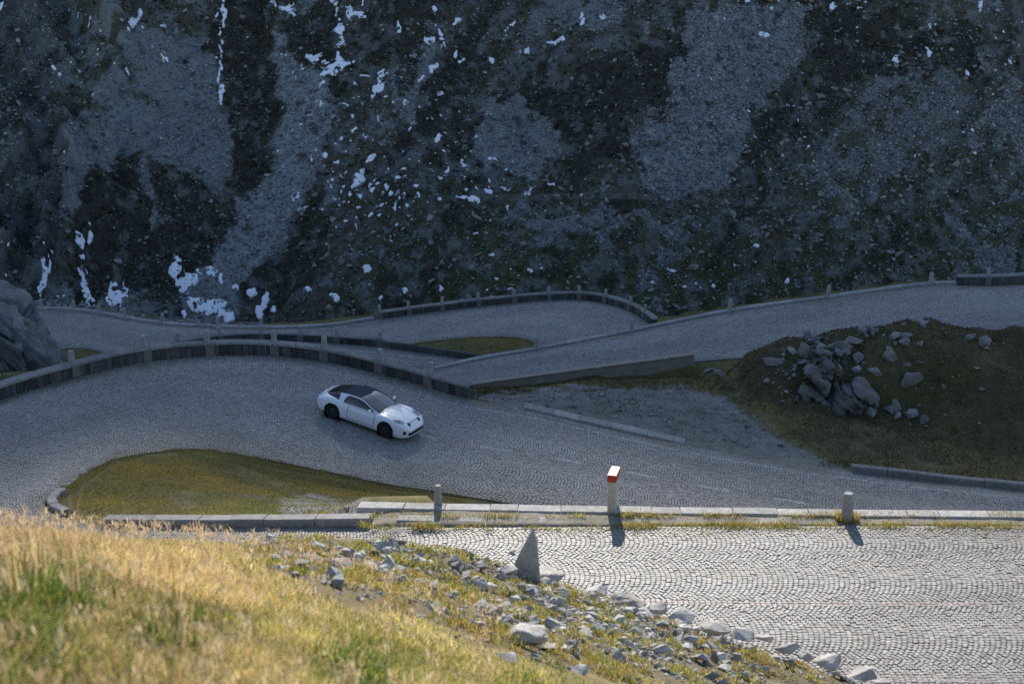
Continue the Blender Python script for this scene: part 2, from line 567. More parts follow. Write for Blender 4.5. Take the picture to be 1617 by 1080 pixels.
def relax(Z, FX, it):
    for _ in range(it):
        Zp = np.pad(Z, 1, mode='edge')
        A = (Zp[:-2, 1:-1] + Zp[2:, 1:-1] + Zp[1:-1, :-2] + Zp[1:-1, 2:]) / 4
        Z = np.where(FX, Z, A)
    return Z


lv = [(Z, FX, Zc)]
while lv[-1][0].shape[0] > 20:
    z, f, c = lv[-1]
    h, w = (z.shape[0] + 1) // 2, (z.shape[1] + 1) // 2
    zp = np.zeros((h * 2, w * 2)); fp = np.zeros((h * 2, w * 2))
    zp[:z.shape[0], :z.shape[1]] = np.where(f, z, 0); fp[:z.shape[0], :z.shape[1]] = f
    n_ = fp.reshape(h, 2, w, 2).sum((1, 3))
    s_ = zp.reshape(h, 2, w, 2).sum((1, 3))
    lv.append((np.where(n_ > 0, s_ / np.maximum(n_, 1), 0), n_ > 0, n_))
z = None
for zz, f, c in lv[::-1]:
    if z is None:
        z = np.where(f, zz, zz[f].mean())
    else:
        up = np.repeat(np.repeat(z, 2, 0), 2, 1)[:zz.shape[0], :zz.shape[1]]
        z = np.where(f, zz, up)
    z = relax(z, f, 250)
# soften the free cells
for _ in range(3):
    zp = np.pad(z, 1, mode='edge')
    sm = (zp[:-2, 1:-1] + zp[2:, 1:-1] + zp[1:-1, :-2] + zp[1:-1, 2:] + 4 * zp[1:-1, 1:-1]) / 8
    z = np.where(FX, z, sm)
roadcells = Zc >= 49

# finer grid
K = 2
fxs = np.linspace(GX0, gx[-1], (nx - 1) * K + 1)
fys = np.linspace(GY0, gy[-1], (ny - 1) * K + 1)


def bil(xs, ys, Zg, x, y):
    x, y = np.asarray(x, float), np.asarray(y, float)
    j = np.clip(np.searchsorted(xs, x) - 1, 0, len(xs) - 2)
    i = np.clip(np.searchsorted(ys, y) - 1, 0, len(ys) - 2)
    fx = np.clip((x - xs[j]) / (xs[j + 1] - xs[j]), 0, 1)
    fy = np.clip((y - ys[i]) / (ys[i + 1] - ys[i]), 0, 1)
    return (Zg[i, j] * (1 - fx) + Zg[i, j + 1] * fx) * (1 - fy) + (Zg[i + 1, j] * (1 - fx) + Zg[i + 1, j + 1] * fx) * fy


FXX, FYY = np.meshgrid(fxs, fys)
FZ = bil(gx, gy, z, FXX, FYY)
rd = bil(gx, gy, roadcells.astype(float), FXX, FYY)
near_road = roadcells.astype(float)
for _ in range(3):
    zp = np.pad(near_road, 1, mode='edge')
    near_road = np.maximum.reduce([zp[:-2, 1:-1], zp[2:, 1:-1], zp[1:-1, :-2], zp[1:-1, 2:], near_road])
free = 1 - np.clip(bil(gx, gy, near_road, FXX, FYY), 0, 1)
FZ += free * (0.22 * fbm(FXX / 3.0, FYY / 3.0, 21, 4) + 0.06 * fbm(FXX / 0.7, FYY / 0.7, 22, 2))
# the grassy mound with its rocks on the right
def mound(x, y):
    hx = np.interp(x, [9.3, 10.4, 11.9, 14.5, 17.5, 19, 21, 26, 32, 38], [0, 1.3, 2.3, 3.0, 3.5, 3.3, 3.0, 3.0, 2, 0])
    wob = 0.9 * fbm(x / 2.2, y / 4.0, 45, 3)
    steep = np.interp(y + wob, [53.0, 56.5, 58.0, 58.9, 60.2, 61.6, 64, 68, 72], [0, 0.10, 0.22, 0.62, 0.86, 1.0, 0.85, 0.35, 0])
    soft = np.interp(y + wob, [51.8, 56.0, 59.0, 62, 65, 68, 72], [0, 0.3, 0.75, 1.0, 0.85, 0.35, 0])
    k = np.clip((x - 16.5) / 3.0, 0, 1)
    return hx * (steep * (1 - k) + soft * k)


mo = mound(FXX, FYY)
FZ += free * mo * (1 + 0.16 * fbm(FXX / 1.3, FYY / 1.3, 41, 4))


def height(x, y):
    return bil(fxs, fys, FZ, x, y)


PXX, PYY = pix(FXX, FYY, FZ)
# ground colours: dry turf, soil, gravel
nz = fbm(FXX / 2.5, FYY / 2.5, 61, 5)
nz2 = fbm(FXX / 0.6, FYY / 0.6, 62, 3)
turf = np.stack([0.105 + 0.05 * nz2 + 0.03 * nz, 0.092 + 0.04 * nz2 + 0.02 * nz, 0.036 + 0.015 * nz2], -1)
soil = np.stack([0.080 + 0.05 * nz2, 0.066 + 0.04 * nz2, 0.046 + 0.03 * nz2], -1)
gravel = np.stack([0.20 + 0.05 * nz2, 0.19 + 0.05 * nz2, 0.175 + 0.05 * nz2], -1)
gc = turf.copy()
litter = np.stack([0.20 + 0.08 * nz2, 0.155 + 0.06 * nz2, 0.075 + 0.03 * nz2], -1)


def paint(mask, c, soft=0.0):
    global gc
    m = np.clip(mask, 0, 1)[..., None]
    gc = gc * (1 - m) + c * m


GRAVEL = [(745, 640), (760, 628), (830, 620), (940, 615), (1050, 612), (1120, 618), (1180, 640), (1230, 680), (1290, 720), (1340, 748), (1080, 705), (830, 650)]
gmask = inpoly(PXX + 55 * nz + 20 * nz2, PYY + 12 * nz + 8 * nz2, GRAVEL) & (FYY > 46) & (FYY < 66)
paint(gmask * (0.75 + 0.4 * nz), gravel)
ISL = inpoly(PXX + 10 * nz, PYY + 4 * nz2, [(440, 785), (500, 778), (560, 790), (600, 800), (560, 812), (450, 812)]) & (FYY < 46) & (FYY > 30)
paint(ISL * 0.8, gravel)
hillm = (FYY < np.interp(FXX, HB[:, 0], HB[:, 1]) + 2)
SHO = [(220, 832), (360, 852), (450, 915), (600, 968), (760, 1010), (860, 1050), (1000, 1080), (1420, 1080), (1300, 1040), (1080, 960), (860, 905), (840, 840), (500, 830)]
paint(hillm * 0.8, litter)
shoulder = inpoly(PXX + 25 * nz, PYY + 14 * nz2, SHO) & hillm
paint(shoulder * (0.6 + 0.6 * nz2), soil)
coreg = np.exp(-(((PXX - 1000) / 210) ** 2 + ((PYY - 995 - (PXX - 1000) * 0.27) / 38) ** 2)) * hillm
paint(coreg * (0.8 + 0.8 * nz2), gravel * 0.75)
kerbstrip = (FYY > 30.5) & (FYY < 32.2) & (FXX > -5) & (FXX < 20)
paint(kerbstrip * 0.85, gravel * 0.95)
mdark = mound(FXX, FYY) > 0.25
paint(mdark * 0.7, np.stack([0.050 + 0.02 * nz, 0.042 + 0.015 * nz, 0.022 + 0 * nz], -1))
idx = np.arange(FZ.size).reshape(FZ.shape)
quads = np.stack([idx[:-1, :-1], idx[:-1, 1:], idx[1:, 1:], idx[1:, :-1]], -1).reshape(-1, 4)
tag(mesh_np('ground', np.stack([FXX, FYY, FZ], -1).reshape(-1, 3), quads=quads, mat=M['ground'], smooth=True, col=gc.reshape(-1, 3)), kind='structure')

# ------------------------------------------------------------------ opposite mountain slope
mxs = np.concatenate([np.linspace(-420, -70, 70), np.arange(-62, 62.01, 0.17), np.linspace(70, 420, 70)])
mys = np.concatenate([np.arange(121, 176, 0.17), 176 + np.cumsum(np.linspace(0.5, 24, 84)), np.arange(1210, 1640, 4.0), np.arange(1660, 2600, 60.0)])
MXX, MYY = np.meshgrid(mxs, mys)


RIDGE_Y = 1337.0


def mz(x, y):
    ridge = RIDGE_Y + 36 * fbm(x / 90, x * 0 + 2, 72, 3) + 8.7 * np.clip(-24 - x, -6, 26) - 1.0 * np.clip(x + 10, -10, 60)
    up = np.where(y < ridge, y, 2 * ridge - y)
    zz = -45.5 + 0.62 * (np.minimum(up, 300) - 126) + 0.585 * np.maximum(up - 300, 0)
    amp = np.clip((y - 118) / 12, 0, 1)
    left = np.clip((-x - 32) / 10, 0, 1)
    zz = zz + amp * (2.2 * fbm(x / 16, y / 40, 73, 3) + 1.2 * fbm(x / 5, y / 9, 74, 4) + 0.30 * fbm(x / 1.2, y / 1.4, 75, 3))
    rg = 1 - np.abs(fbm(x / 6 + y / 14, y / 9, 76, 4)) * 2
    zz = zz + amp * left * (5.0 * left + 3.0 * rg)
    gully = np.exp(-((x + 24 + 0.12 * (y - 140)) / 3.0) ** 2)
    return zz - amp * 1.2 * gully


MZ = mz(MXX, MYY)
MPX, MPY = pix(MXX, MYY, MZ)


def mheight(x, y):
    return bil(mxs, mys, MZ, x, y)


SCREE = [
    [(195, 40), (330, 60), (350, 150), (355, 230), (350, 300), (310, 290), (300, 270), (250, 255), (215, 240), (160, 255), (130, 250), (103, 215), (130, 165), (150, 140), (180, 110)],
    [(105, 0), (118, 0), (126, 60), (108, 66)],
    [(105, 220), (155, 262), (132, 300), (112, 355), (100, 362), (100, 300)],
    [(225, 240), (250, 300), (262, 350), (240, 360), (228, 300)],
    [(430, 50), (450, 58), (480, 105), (512, 122), (525, 200), (512, 260), (480, 300), (440, 380), (395, 440), (350, 470), (330, 420), (370, 340), (395, 280), (430, 270), (442, 190), (450, 180), (440, 120)],
    [(300, 440), (345, 430), (380, 450), (380, 510), (270, 515), (280, 470)],
    [(1080, 20), (1180, 0), (1290, 0), (1250, 60), (1200, 110), (1185, 170), (1168, 230), (1152, 292), (1050, 305), (1005, 292), (1002, 230), (1040, 180), (1060, 110)],
    [(1250, 50), (1265, 80), (1230, 145), (1205, 175), (1190, 150), (1225, 60)],
    [(760, 170), (830, 150), (880, 200), (860, 280), (790, 290), (740, 230)],
    [(610, 90), (690, 60), (670, 130), (660, 190), (620, 190)],
    [(1540, 200), (1617, 120), (1617, 200), (1580, 240)],
    [(780, 330), (960, 325), (1000, 350), (860, 370)],
    [(1000, 345), (1110, 340), (1050, 380)],
    [(880, 0), (1000, 0), (960, 30), (890, 30)],
    [(1480, 330), (1617, 400), (1617, 440), (1540, 420)],
    [(88, 455), (110, 440), (125, 470), (118, 490), (75, 490)],
]
DARK = [
    [(355, 0), (440, 0), (428, 60), (440, 120), (452, 185), (430, 200), (425, 262), (390, 285), (395, 312), (360, 335), (356, 200)],
    [(100, 250), (108, 300), (85, 400), (30, 420), (25, 300), (70, 240)],
    [(135, 290), (160, 255), (215, 262), (232, 310), (240, 380), (330, 350), (380, 330), (330, 430), (200, 470), (130, 490), (110, 400)],
    [(250, 280), (300, 265), (350, 330), (300, 420), (240, 400)],
    [(440, 30), (540, 0), (560, 80), (520, 110), (480, 95)],
    [(620, 0), (670, 0), (660, 110), (630, 180), (620, 90)],
    [(830, 150), (1000, 60), (1080, 50), (1050, 150), (995, 190), (1002, 240), (930, 262), (880, 200)],
    [(1030, 150), (1070, 150), (1065, 195), (1035, 200)],
    [(440, 400), (500, 300), (520, 380), (480, 470), (420, 490)],
    [(1280, 30), (1420, 0), (1480, 90), (1350, 130), (1280, 100)],
    [(1430, 60), (1560, 40), (1540, 130), (1440, 120)],
    [(240, 420), (280, 400), (290, 500), (255, 505)],
]


def zones(x, y, px, py):
    j1, j2 = 20 * fbm(x / 3, y / 3, 81, 5, 0.62), 24 * fbm(x / 3, y / 3, 82, 5, 0.62)
    sx, sy = px + j1 * 1.6, py + j2 * 1.6
    sc = np.zeros(np.shape(px)); dk = np.zeros(np.shape(px))
    for p in SCREE:
        sc = np.maximum(sc, inpoly(sx, sy, p))
    for p in DARK:
        dk = np.maximum(dk, inpoly(sx, sy, p))
    inside = (px > -300) & (px < 1920) & (py > -220)
    n = fbm((px + 0.75 * py) / 62, py / 210, 83, 4) * 1.1
    ns = fbm(x / 1.1, y / 1.3, 84, 3)
    sc = np.where((n + 0.5 * ns > 0.34) & (dk < 0.5), np.maximum(sc, 0.65), sc)
    dk = np.where((n + 0.6 * ns < -0.42) & (sc < 0.5), np.maximum(dk, 0.7), dk)
    # speckle each into the other
    sc = sc * (1 - 0.8 * (ns < -0.42)); dk = dk * (1 - 0.7 * (ns > 0.36))
    return sc, dk, n, ns


sc, dk, mn, mns = zones(MXX, MYY, MPX, MPY)
green = np.clip((MPY - 250) / 200, 0, 1) * np.clip((MPX - 450) / 300, 0, 1)
heath = np.stack([0.060 + 0.045 * mn, 0.055 + 0.042 * mn, 0.036 + 0.026 * mn], -1)
grs = np.stack([0.050 + 0.02 * mns, 0.055 + 0.02 * mns, 0.018 + 0 * mns], -1)
mc = heath * (1 - green[..., None] * 0.8) + grs * green[..., None] * 0.8
rust = np.clip(fbm(MXX / 4, MYY / 4, 88, 3) * 3 - 1.0, 0, 1)[..., None]
mc = mc * (1 - 0.6 * rust) + np.array([0.075, 0.045, 0.028]) * 0.6 * rust
stone = np.clip(mns * 2.4 + 0.15, 0, 1)[..., None] * 0.55
mc = mc * (1 - stone) + np.array([0.15, 0.155, 0.16]) * stone
mc = mc * (1 - sc[..., None]) + np.array([0.165, 0.175, 0.172]) * (1 + 0.2 * mns[..., None]) * sc[..., None]
pale = np.zeros(MZ.shape)
for k_ in (4, 6):
    pale = np.maximum(pale, inpoly(MPX + 14 * mns, MPY + 14 * mns, SCREE[k_]))
mc = mc * (1 + 0.28 * (pale * (sc > 0.5))[..., None])
mc = mc * (1 - dk[..., None]) + np.array([0.038, 0.035, 0.026]) * (1 + 0.5 * mns[..., None]) * dk[..., None]
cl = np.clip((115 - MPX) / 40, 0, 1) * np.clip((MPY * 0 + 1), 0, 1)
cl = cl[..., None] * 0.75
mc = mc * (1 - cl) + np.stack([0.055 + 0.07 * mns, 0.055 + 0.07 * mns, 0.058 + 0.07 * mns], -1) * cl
trail = (np.abs(MPY - (310 + 4 * np.sin(MPX / 90) + (MPX - 780) * 0.02)) < 4.5) & (MPX > 740) & (MPX < 1240)
mc = np.where(trail[..., None], mc * 0.35 + 0.65 * np.array([0.12, 0.115, 0.10]), mc)
MV = np.stack([MXX, MYY, MZ], -1)
midx = np.arange(MZ.size).reshape(MZ.shape)
mq = np.stack([midx[:-1, :-1], midx[:-1, 1:], midx[1:, 1:], midx[1:, :-1]], -1).reshape(-1, 4)
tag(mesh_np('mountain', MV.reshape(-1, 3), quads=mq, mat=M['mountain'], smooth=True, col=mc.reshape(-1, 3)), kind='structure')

# snow left in the gullies
SNOW = [(73, 428, 9, 30, 0.2), (80, 405, 6, 8, 0), (66, 382, 4, 4, 0), (57, 381, 5, 4, 0), (124, 379, 8, 14, 0), (141, 372, 5, 18, 0.1), (131, 404, 7, 4, 0), (135, 452, 7, 38, -0.1), (139, 478, 10, 9, 0),
        (124, 427, 4, 9, 0), (185, 460, 16, 18, 0), (180, 470, 14, 14, 0), (283, 428, 13, 22, 0), (298, 442, 16, 12, 0.3), (292, 452, 9, 14, 0), (318, 432, 7, 7, 0),
        (334, 429, 9, 7, 0), (349, 440, 5, 8, 0), (312, 480, 16, 15, 0), (340, 486, 22, 14, 0), (358, 500, 11, 18, 0), (290, 497, 9, 8, 0), (372, 454, 4, 8, 0),
        (397, 460, 9, 7, 0), (409, 492, 8, 10, 0), (418, 475, 6, 14, 0.3), (433, 487, 7, 6, 0), (487, 456, 9, 5, 0), (524, 470, 9, 6, 0), (580, 426, 7, 7, 0), (532, 474, 6, 7, 0), (597, 470, 6, 6, 0),
        (640, 457, 8, 6, 0), (695, 457, 7, 7, 0), (597, 500, 6, 4, 0), (577, 491, 6, 5, 0), (585, 425, 7, 6, 0), (622, 373, 8, 4, 0), (775, 402, 7, 4, 0), (838, 427, 7, 5, 0),
        (210, 33, 9, 14, 0.3), (226, 40, 5, 4, 0), (258, 42, 4, 4, 0), (256, 88, 4, 10, 0), (351, 18, 4, 22, 0), (349, 48, 4, 10, 0), (348, 112, 4, 9, 0), (350, 140, 3, 10, 0),
        (450, 14, 14, 6, -0.5), (499, 91, 14, 5, -0.4), (526, 110, 15, 9, 0.5), (534, 98, 8, 6, 0.5), (528, 4, 5, 10, 0), (535, 48, 5, 14, 0), (560, 22, 12, 4, -0.2), (596, 140, 12, 7, 0.7), (604, 118, 5, 6, 0), (635, 160, 6, 6, 0),
        (632, 45, 4, 12, 0), (678, 65, 8, 6, 0), (686, 12, 8, 4, 0), (722, 32, 6, 5, 0), (718, 86, 5, 6, 0), (684, 105, 7, 5, 0), (730, 98, 9, 4, 0), (775, 98, 4, 6, 0), (697, 152, 7, 5, 0), (587, 248, 8, 6, 0.5), (568, 285, 9, 6, 0.6),
        (690, 220, 7, 7, 0), (648, 200, 4, 10, 0.3), (872, 70, 14, 4, 0.5), (830, 79, 7, 5, 0), (570, 310, 5, 4, 0), (748, 314, 9, 4, 0), (732, 313, 5, 4, 0), (770, 302, 6, 4, 0), (695, 314, 6, 3, 0), (1030, 449, 9, 7, 0), (1084, 451, 11, 4, 0),
        (1100, 452, 9, 4, 0), (1127, 449, 6, 5, 0), (1245, 444, 7, 4, 0.4), (1196, 385, 8, 4, 0), (1058, 428, 10, 3, 0.5), (1466, 85, 6, 8, 0), (1417, 95, 6, 6, 0), (1545, 10, 5, 10, 0), (1526, 115, 4, 7, 0.4), (1470, 40, 6, 4, 0), (1315, 10, 5, 6, 0),
        (1290, 95, 5, 4, 0), (1208, 57, 8, 6, 0), (1218, 14, 6, 4, 0), (1105, 235, 3, 3, 0), (920, 30, 5, 10, 0), (950, 28, 6, 5, 0), (975, 470, 6, 3, 0), (1160, 420, 5, 3, 0)]
sm = np.full(MZ.shape, -9.0)
jx, jy = 7 * fbm(MXX / 0.8, MYY / 0.9, 91, 3), 8 * fbm(MXX / 0.8, MYY / 0.9, 92, 3)
for (x0_, y0_, x1_, y1_, w_) in ((428, 2, 466, 24, 4), (482, 86, 517, 99, 4), (508, 120, 556, 96, 5), (588, 152, 608, 114, 4), (352, 0, 348, 62, 3.5), (350, 66, 347, 160, 3), (526, 0, 541, 48, 3.5), (541, 48, 536, 92, 3),
                                (548, 14, 576, 26, 3.5), (560, 292, 590, 246, 4), (640, 205, 655, 190, 3), (862, 74, 890, 60, 3), (205, 42, 222, 18, 5), (255, 78, 262, 100, 3.5), (795, 60, 812, 34, 3), (700, 70, 690, 40, 3), (660, 130, 690, 100, 3)):
    for q_ in np.linspace(0, 1, max(2, int(math.hypot(x1_ - x0_, y1_ - y0_) / 5))):
        SNOW.append((x0_ + (x1_ - x0_) * q_, y0_ + (y1_ - y0_) * q_, w_ * rng.uniform(0.5, 1.25), w_ * rng.uniform(0.6, 1.4), 0))
vis = (MPX > -60) & (MPX < 1680) & (MPY > -60) & (MPY < 540)
for (cx, cy, rx, ry, sk) in SNOW:
    if cy > 370 and cx > 440:
        rx, ry = rx * 0.72, ry * 0.72
    dx = MPX + jx - cx + sk * (MPY - cy)
    dy = MPY + jy - cy
    sm = np.maximum(sm, 1 - np.sqrt((dx / rx) ** 2 + (dy / ry) ** 2))
sm = np.where(vis, sm, -9)
sm = sm - np.clip(-fbm(MXX / 0.40, MYY / 0.45, 94, 2) - 0.12, 0, 1) * 2.6
speck = fbm(MXX / 0.45, MYY / 0.5, 95, 2) + 0.35 * fbm(MXX / 9, MYY / 9, 96, 2)
zone = np.clip(1 - np.abs(MPX - 590) / 330, 0, 1) * np.clip(1 - (MPY - 300) / 260, 0, 1) + 0.30 * np.clip((MPX - 880) / 100, 0, 1) * np.clip(1 - MPY / 200, 0, 1)
sm = np.maximum(sm, np.where(vis, speck - 0.80 + 0.22 * np.clip(zone, 0, 1) - 0.8 * (dk > 0.8), -9))
sf = sm > 0
snow_face = (sf[:-1, :-1].astype(int) + sf[:-1, 1:] + sf[1:, 1:] + sf[1:, :-1]) >= 2
SV = MV.copy()
SV[..., 2] += np.where(sf, 0.03 + 0.12 * np.clip(sm * 2, 0, 1), -0.12) + 0.02
sq = mq.reshape(MZ.shape[0] - 1, MZ.shape[1] - 1, 4)[snow_face]
uq, inv = np.unique(sq, return_inverse=True)
tag(mesh_np('snow', SV.reshape(-1, 3)[uq], quads=inv.reshape(-1, 4), mat=M['snow'], smooth=True), kind='stuff')


# ------------------------------------------------------------------ rocks
def rock_hull(seed, npt=16, flat=(1, 1, 1), rough=0.25):
    r = random.Random(seed)
    bm = bmesh.new()
    for _ in range(npt):
        v = Vector((r.gauss(0, 1), r.gauss(0, 1), r.gauss(0, 1))).normalized() * r.uniform(1 - rough, 1.0)
        bm.verts.new((v.x * flat[0], v.y * flat[1], v.z * flat[2]))
    ret = bmesh.ops.convex_hull(bm, input=bm.verts)
    lone = [v for v in bm.verts if not v.link_faces]
    bmesh.ops.delete(bm, geom=lone, context='VERTS')
    bmesh.ops.triangulate(bm, faces=bm.faces)
    bmesh.ops.recalc_face_normals(bm, faces=bm.faces)
    return bm


def hull_arrays(seed, npt=11, flat=(1, 0.85, 0.65)):
    bm = rock_hull(seed, npt, flat, 0.35)
    bm.verts.index_update()
    V = np.array([v.co[:] for v in bm.verts])
    F = np.array([[v.index for v in f.verts] for f in bm.faces])
    bm.free()
    return V, F


HULLS = [hull_arrays(100 + i, 9 + i % 5) for i in range(14)]


def scatter_rocks(pos, size, col, sink=0.25, jitter=0.25):
    """pos (n,3), size (n,), col (n,3) -> merged arrays"""
    n = len(pos)
    VV, FF, CC, off = [], [], [], 0
    kind = rng.integers(0, len(HULLS), n)
    for k, (V, F) in enumerate(HULLS):
        ii = np.where(kind == k)[0]
        if not len(ii):
            continue
        a = rng.uniform(0, 2 * np.pi, len(ii))
        tl = rng.normal(0, 0.35, len(ii))
        c, s = np.cos(a), np.sin(a)
        sz = size[ii][:, None] * rng.uniform(1 - jitter, 1 + jitter, (len(ii), 3)) * 0.5
        X = V[None, :, 0] * sz[:, :1]; Y = V[None, :, 1] * sz[:, 1:2]; Zr = V[None, :, 2] * sz[:, 2:]
        ct, st = np.cos(tl)[:, None], np.sin(tl)[:, None]
        X, Zr = X * ct - Zr * st, X * st + Zr * ct
        P3 = np.stack([X * c[:, None] - Y * s[:, None], X * s[:, None] + Y * c[:, None], Zr], -1)
        P3 = P3 + pos[ii][:, None]
        P3[..., 2] += (size[ii] * (0.5 - sink) * 0.6)[:, None]
        VV.append(P3.reshape(-1, 3))
        FF.append((F[None] + (np.arange(len(ii)) * len(V))[:, None, None] + off).reshape(-1, 3))
        CC.append(np.repeat(col[ii], len(V), axis=0))
        off += P3.shape[0] * P3.shape[1]
    return np.vstack(VV), np.vstack(FF), np.vstack(CC)


def stone_col(n, lo=0.13, hi=0.26, blue=1.03):
    t = rng.uniform(lo, hi, (n, 1))
    return t * np.array([[1.0, 0.99, 0.97 * blue]]) * (1 + rng.normal(0, 0.03, (n, 3)))


# mountain scree and stones (uncountable, one object)
N = 240000
x = rng.uniform(-56, 56, N); y = rng.uniform(122, 174, N)
zq = mheight(x, y)
px, py = pix(x, y, zq)
s_, d_, n_, ns_ = zones(x, y, px, py)
dens = 0.24 + 0.70 * s_ - 0.14 * d_ + 0.25 * np.clip(n_, 0, 1)
keep = (rng.random(N) < dens) & (px > -120) & (px < 1740) & (py > -60) & (py < 530)
x, y, zq, s_, d_, px, py = [q[keep] for q in (x, y, zq, s_, d_, px, py)]
size = 0.15 + 0.12 * rng.pareto(2.4, len(x))
size = np.where(s_ > 0.5, np.clip(size * (1 + 0.5 * (px > 950)), 0.15, 0.7), np.clip(size * 1.1, 0.12, 1.1))
big = (px > 1000) & (py > 150)
size = np.where(big & (s_ < 0.5), size * 1.2, size) * 0.85
bigrock = np.argsort(-np.minimum(size, 1.15) * (1 - s_ * 0.7) * np.where(px < 750, 0.75, 1.0) * rng.uniform(0.7, 1, len(px)))[:260]
size = np.minimum(size, 1.15)
size[bigrock] = np.where(px[bigrock] < 750, 0.7, 1.0) * size[bigrock]
BR = (x[bigrock], y[bigrock], zq[bigrock], size[bigrock], px[bigrock], py[bigrock])
mk = np.ones(len(x), bool); mk[bigrock] = False
V, F, C = scatter_rocks(np.stack([x, y, zq], -1)[mk], size[mk], stone_col(mk.sum(), 0.07, 0.29, 1.0))
tag(mesh_np('scree', V, tris=F, mat=M['rock'], col=C), kind='stuff')


def rock_mesh(name, seed, npt=18, flat=(1, 0.85, 0.7), cuts=2, disp=0.05, tone=0.22, smooth=False):
    bm = rock_hull(seed, npt, flat, 0.3)
    if cuts:
        bmesh.ops.bevel(bm, geom=list(bm.edges), offset=0.05, segments=1, affect='EDGES', profile=0.5)
        bmesh.ops.triangulate(bm, faces=bm.faces)
        bmesh.ops.subdivide_edges(bm, edges=list(bm.edges), cuts=cuts, use_grid_fill=True)
        bmesh.ops.triangulate(bm, faces=bm.faces)
    bm.verts.index_update()
    V = np.array([v.co[:] for v in bm.verts])
    F = np.array([[v.index for v in f.verts] for f in bm.faces])
    bm.free()
    if disp:
        d = fbm(V[:, 0] * 2.3 + V[:, 2] * 1.7 + seed, V[:, 1] * 2.3 - V[:, 2] * 1.3, seed % 97, 4)
        V = V * (1 + disp * 2 * d)[:, None]
    t = tone * (1 + 0.25 * fbm(V[:, 0] * 3 + seed, V[:, 1] * 3 + V[:, 2] * 2, seed % 89 + 3, 3))
    lich = np.clip(fbm(V[:, 0] * 2 - seed, V[:, 2] * 3 + V[:, 1], seed % 71 + 9, 3) * 3 - 0.9, 0, 1)[:, None]
    C = t[:, None] * np.array([[1.04, 0.98, 0.90]])
    C = C * (1 - 0.5 * lich) + np.array([[0.12, 0.115, 0.09]]) * 0.5 * lich
    me = mesh_np(name, V, tris=F, mat=M['rock'], col=C, smooth=smooth)
    d = me.data
    bpy.data.objects.remove(me)
    return d


BIG = [rock_mesh('boulder', 500 + i, 14 + i % 6, (1, 0.8, 0.62 + 0.05 * (i % 4)), 1, 0.04, 0.17) for i in range(10)]


MTB = [rock_mesh('boulder', 560 + i, 9 + i % 5, (1, 0.8, 0.8), 0, 0.03, 0.20) for i in range(10)]


def put_rock(name, me, loc, scale, rz, tilt=(0, 0)):
    o = bpy.data.objects.new(name, me)
    COL.objects.link(o)
    o.location = loc
    o.scale = scale
    o.rotation_euler = (tilt[0], tilt[1], rz)
    return o


for i in range(len(BR[0])):
    s = BR[3][i] * 0.55
    o = put_rock('boulder', MTB[i % len(MTB)], (BR[0][i], BR[1][i], BR[2][i] + s * 0.12), (s * rng.uniform(0.9, 1.3), s * rng.uniform(0.7, 1.0), s * rng.uniform(0.5, 0.9)), rng.uniform(0, 6.28), (rng.normal(0, 0.25), rng.normal(0, 0.25)))
    side = 'left of the scree chute' if BR[4][i] < 480 else ('middle' if BR[4][i] < 1000 else 'right')
    tag(o, 'grey angular boulder lying among heather and scree on the shaded mountain face', 'boulder', 'boulders strewn over the shaded mountain face')


# ------------------------------------------------------------------ grass
def blades(pos, hgt, wid, col, lean=0.35, curve=0.5):
    n = len(pos)
    a = rng.uniform(0, 2 * np.pi, n)
    la = rng.uniform(0, 2 * np.pi, n)
    ln = np.abs(rng.normal(0, lean, n))
    ex = np.stack([np.cos(a), np.sin(a), 0 * a], -1) * (wid / 2)[:, None]
    lv = np.stack([np.cos(la) * ln, np.sin(la) * ln, np.ones(n)], -1)
    tipd = np.stack([np.cos(la) * (ln + curve * ln + 0.1), np.sin(la) * (ln + curve * ln + 0.1), np.ones(n) * (1 - 0.3 * ln)], -1)
    V = np.zeros((n, 5, 3))
    V[:, 0] = pos - ex; V[:, 1] = pos + ex
    m = pos + lv * (hgt * 0.55)[:, None]
    V[:, 2] = m + ex * 0.7; V[:, 3] = m - ex * 0.7
    V[:, 4] = pos + tipd * hgt[:, None]
    b = (np.arange(n) * 5)[:, None]
    return V.reshape(-1, 3), b + np.array([[0, 1, 2, 3]]), b + np.array([[3, 2, 4]]), np.repeat(col, 5, axis=0)


def pick(n, cols, w):
    k = rng.choice(len(cols), n, p=np.array(w) / np.sum(w))
    return np.array(cols)[k] * rng.uniform(0.75, 1.25, (n, 1))


STRAW, PINK, YG, GR, DG, OC = (0.64, 0.50, 0.26), (0.54, 0.37, 0.23), (0.40, 0.36, 0.08), (0.10, 0.17, 0.03), (0.045, 0.085, 0.02), (0.33, 0.20, 0.05)
VS, QS, TS, CS, off = [], [], [], [], 0


def add_blades(pos, hgt, wid, col, **k):
    global off
    if len(pos) == 0:
        return
    v, q, t, c = blades(pos, hgt, wid, col, **k)
    VS.append(v); QS.append(q + off); TS.append(t + off); CS.append(c)
    off += len(v)


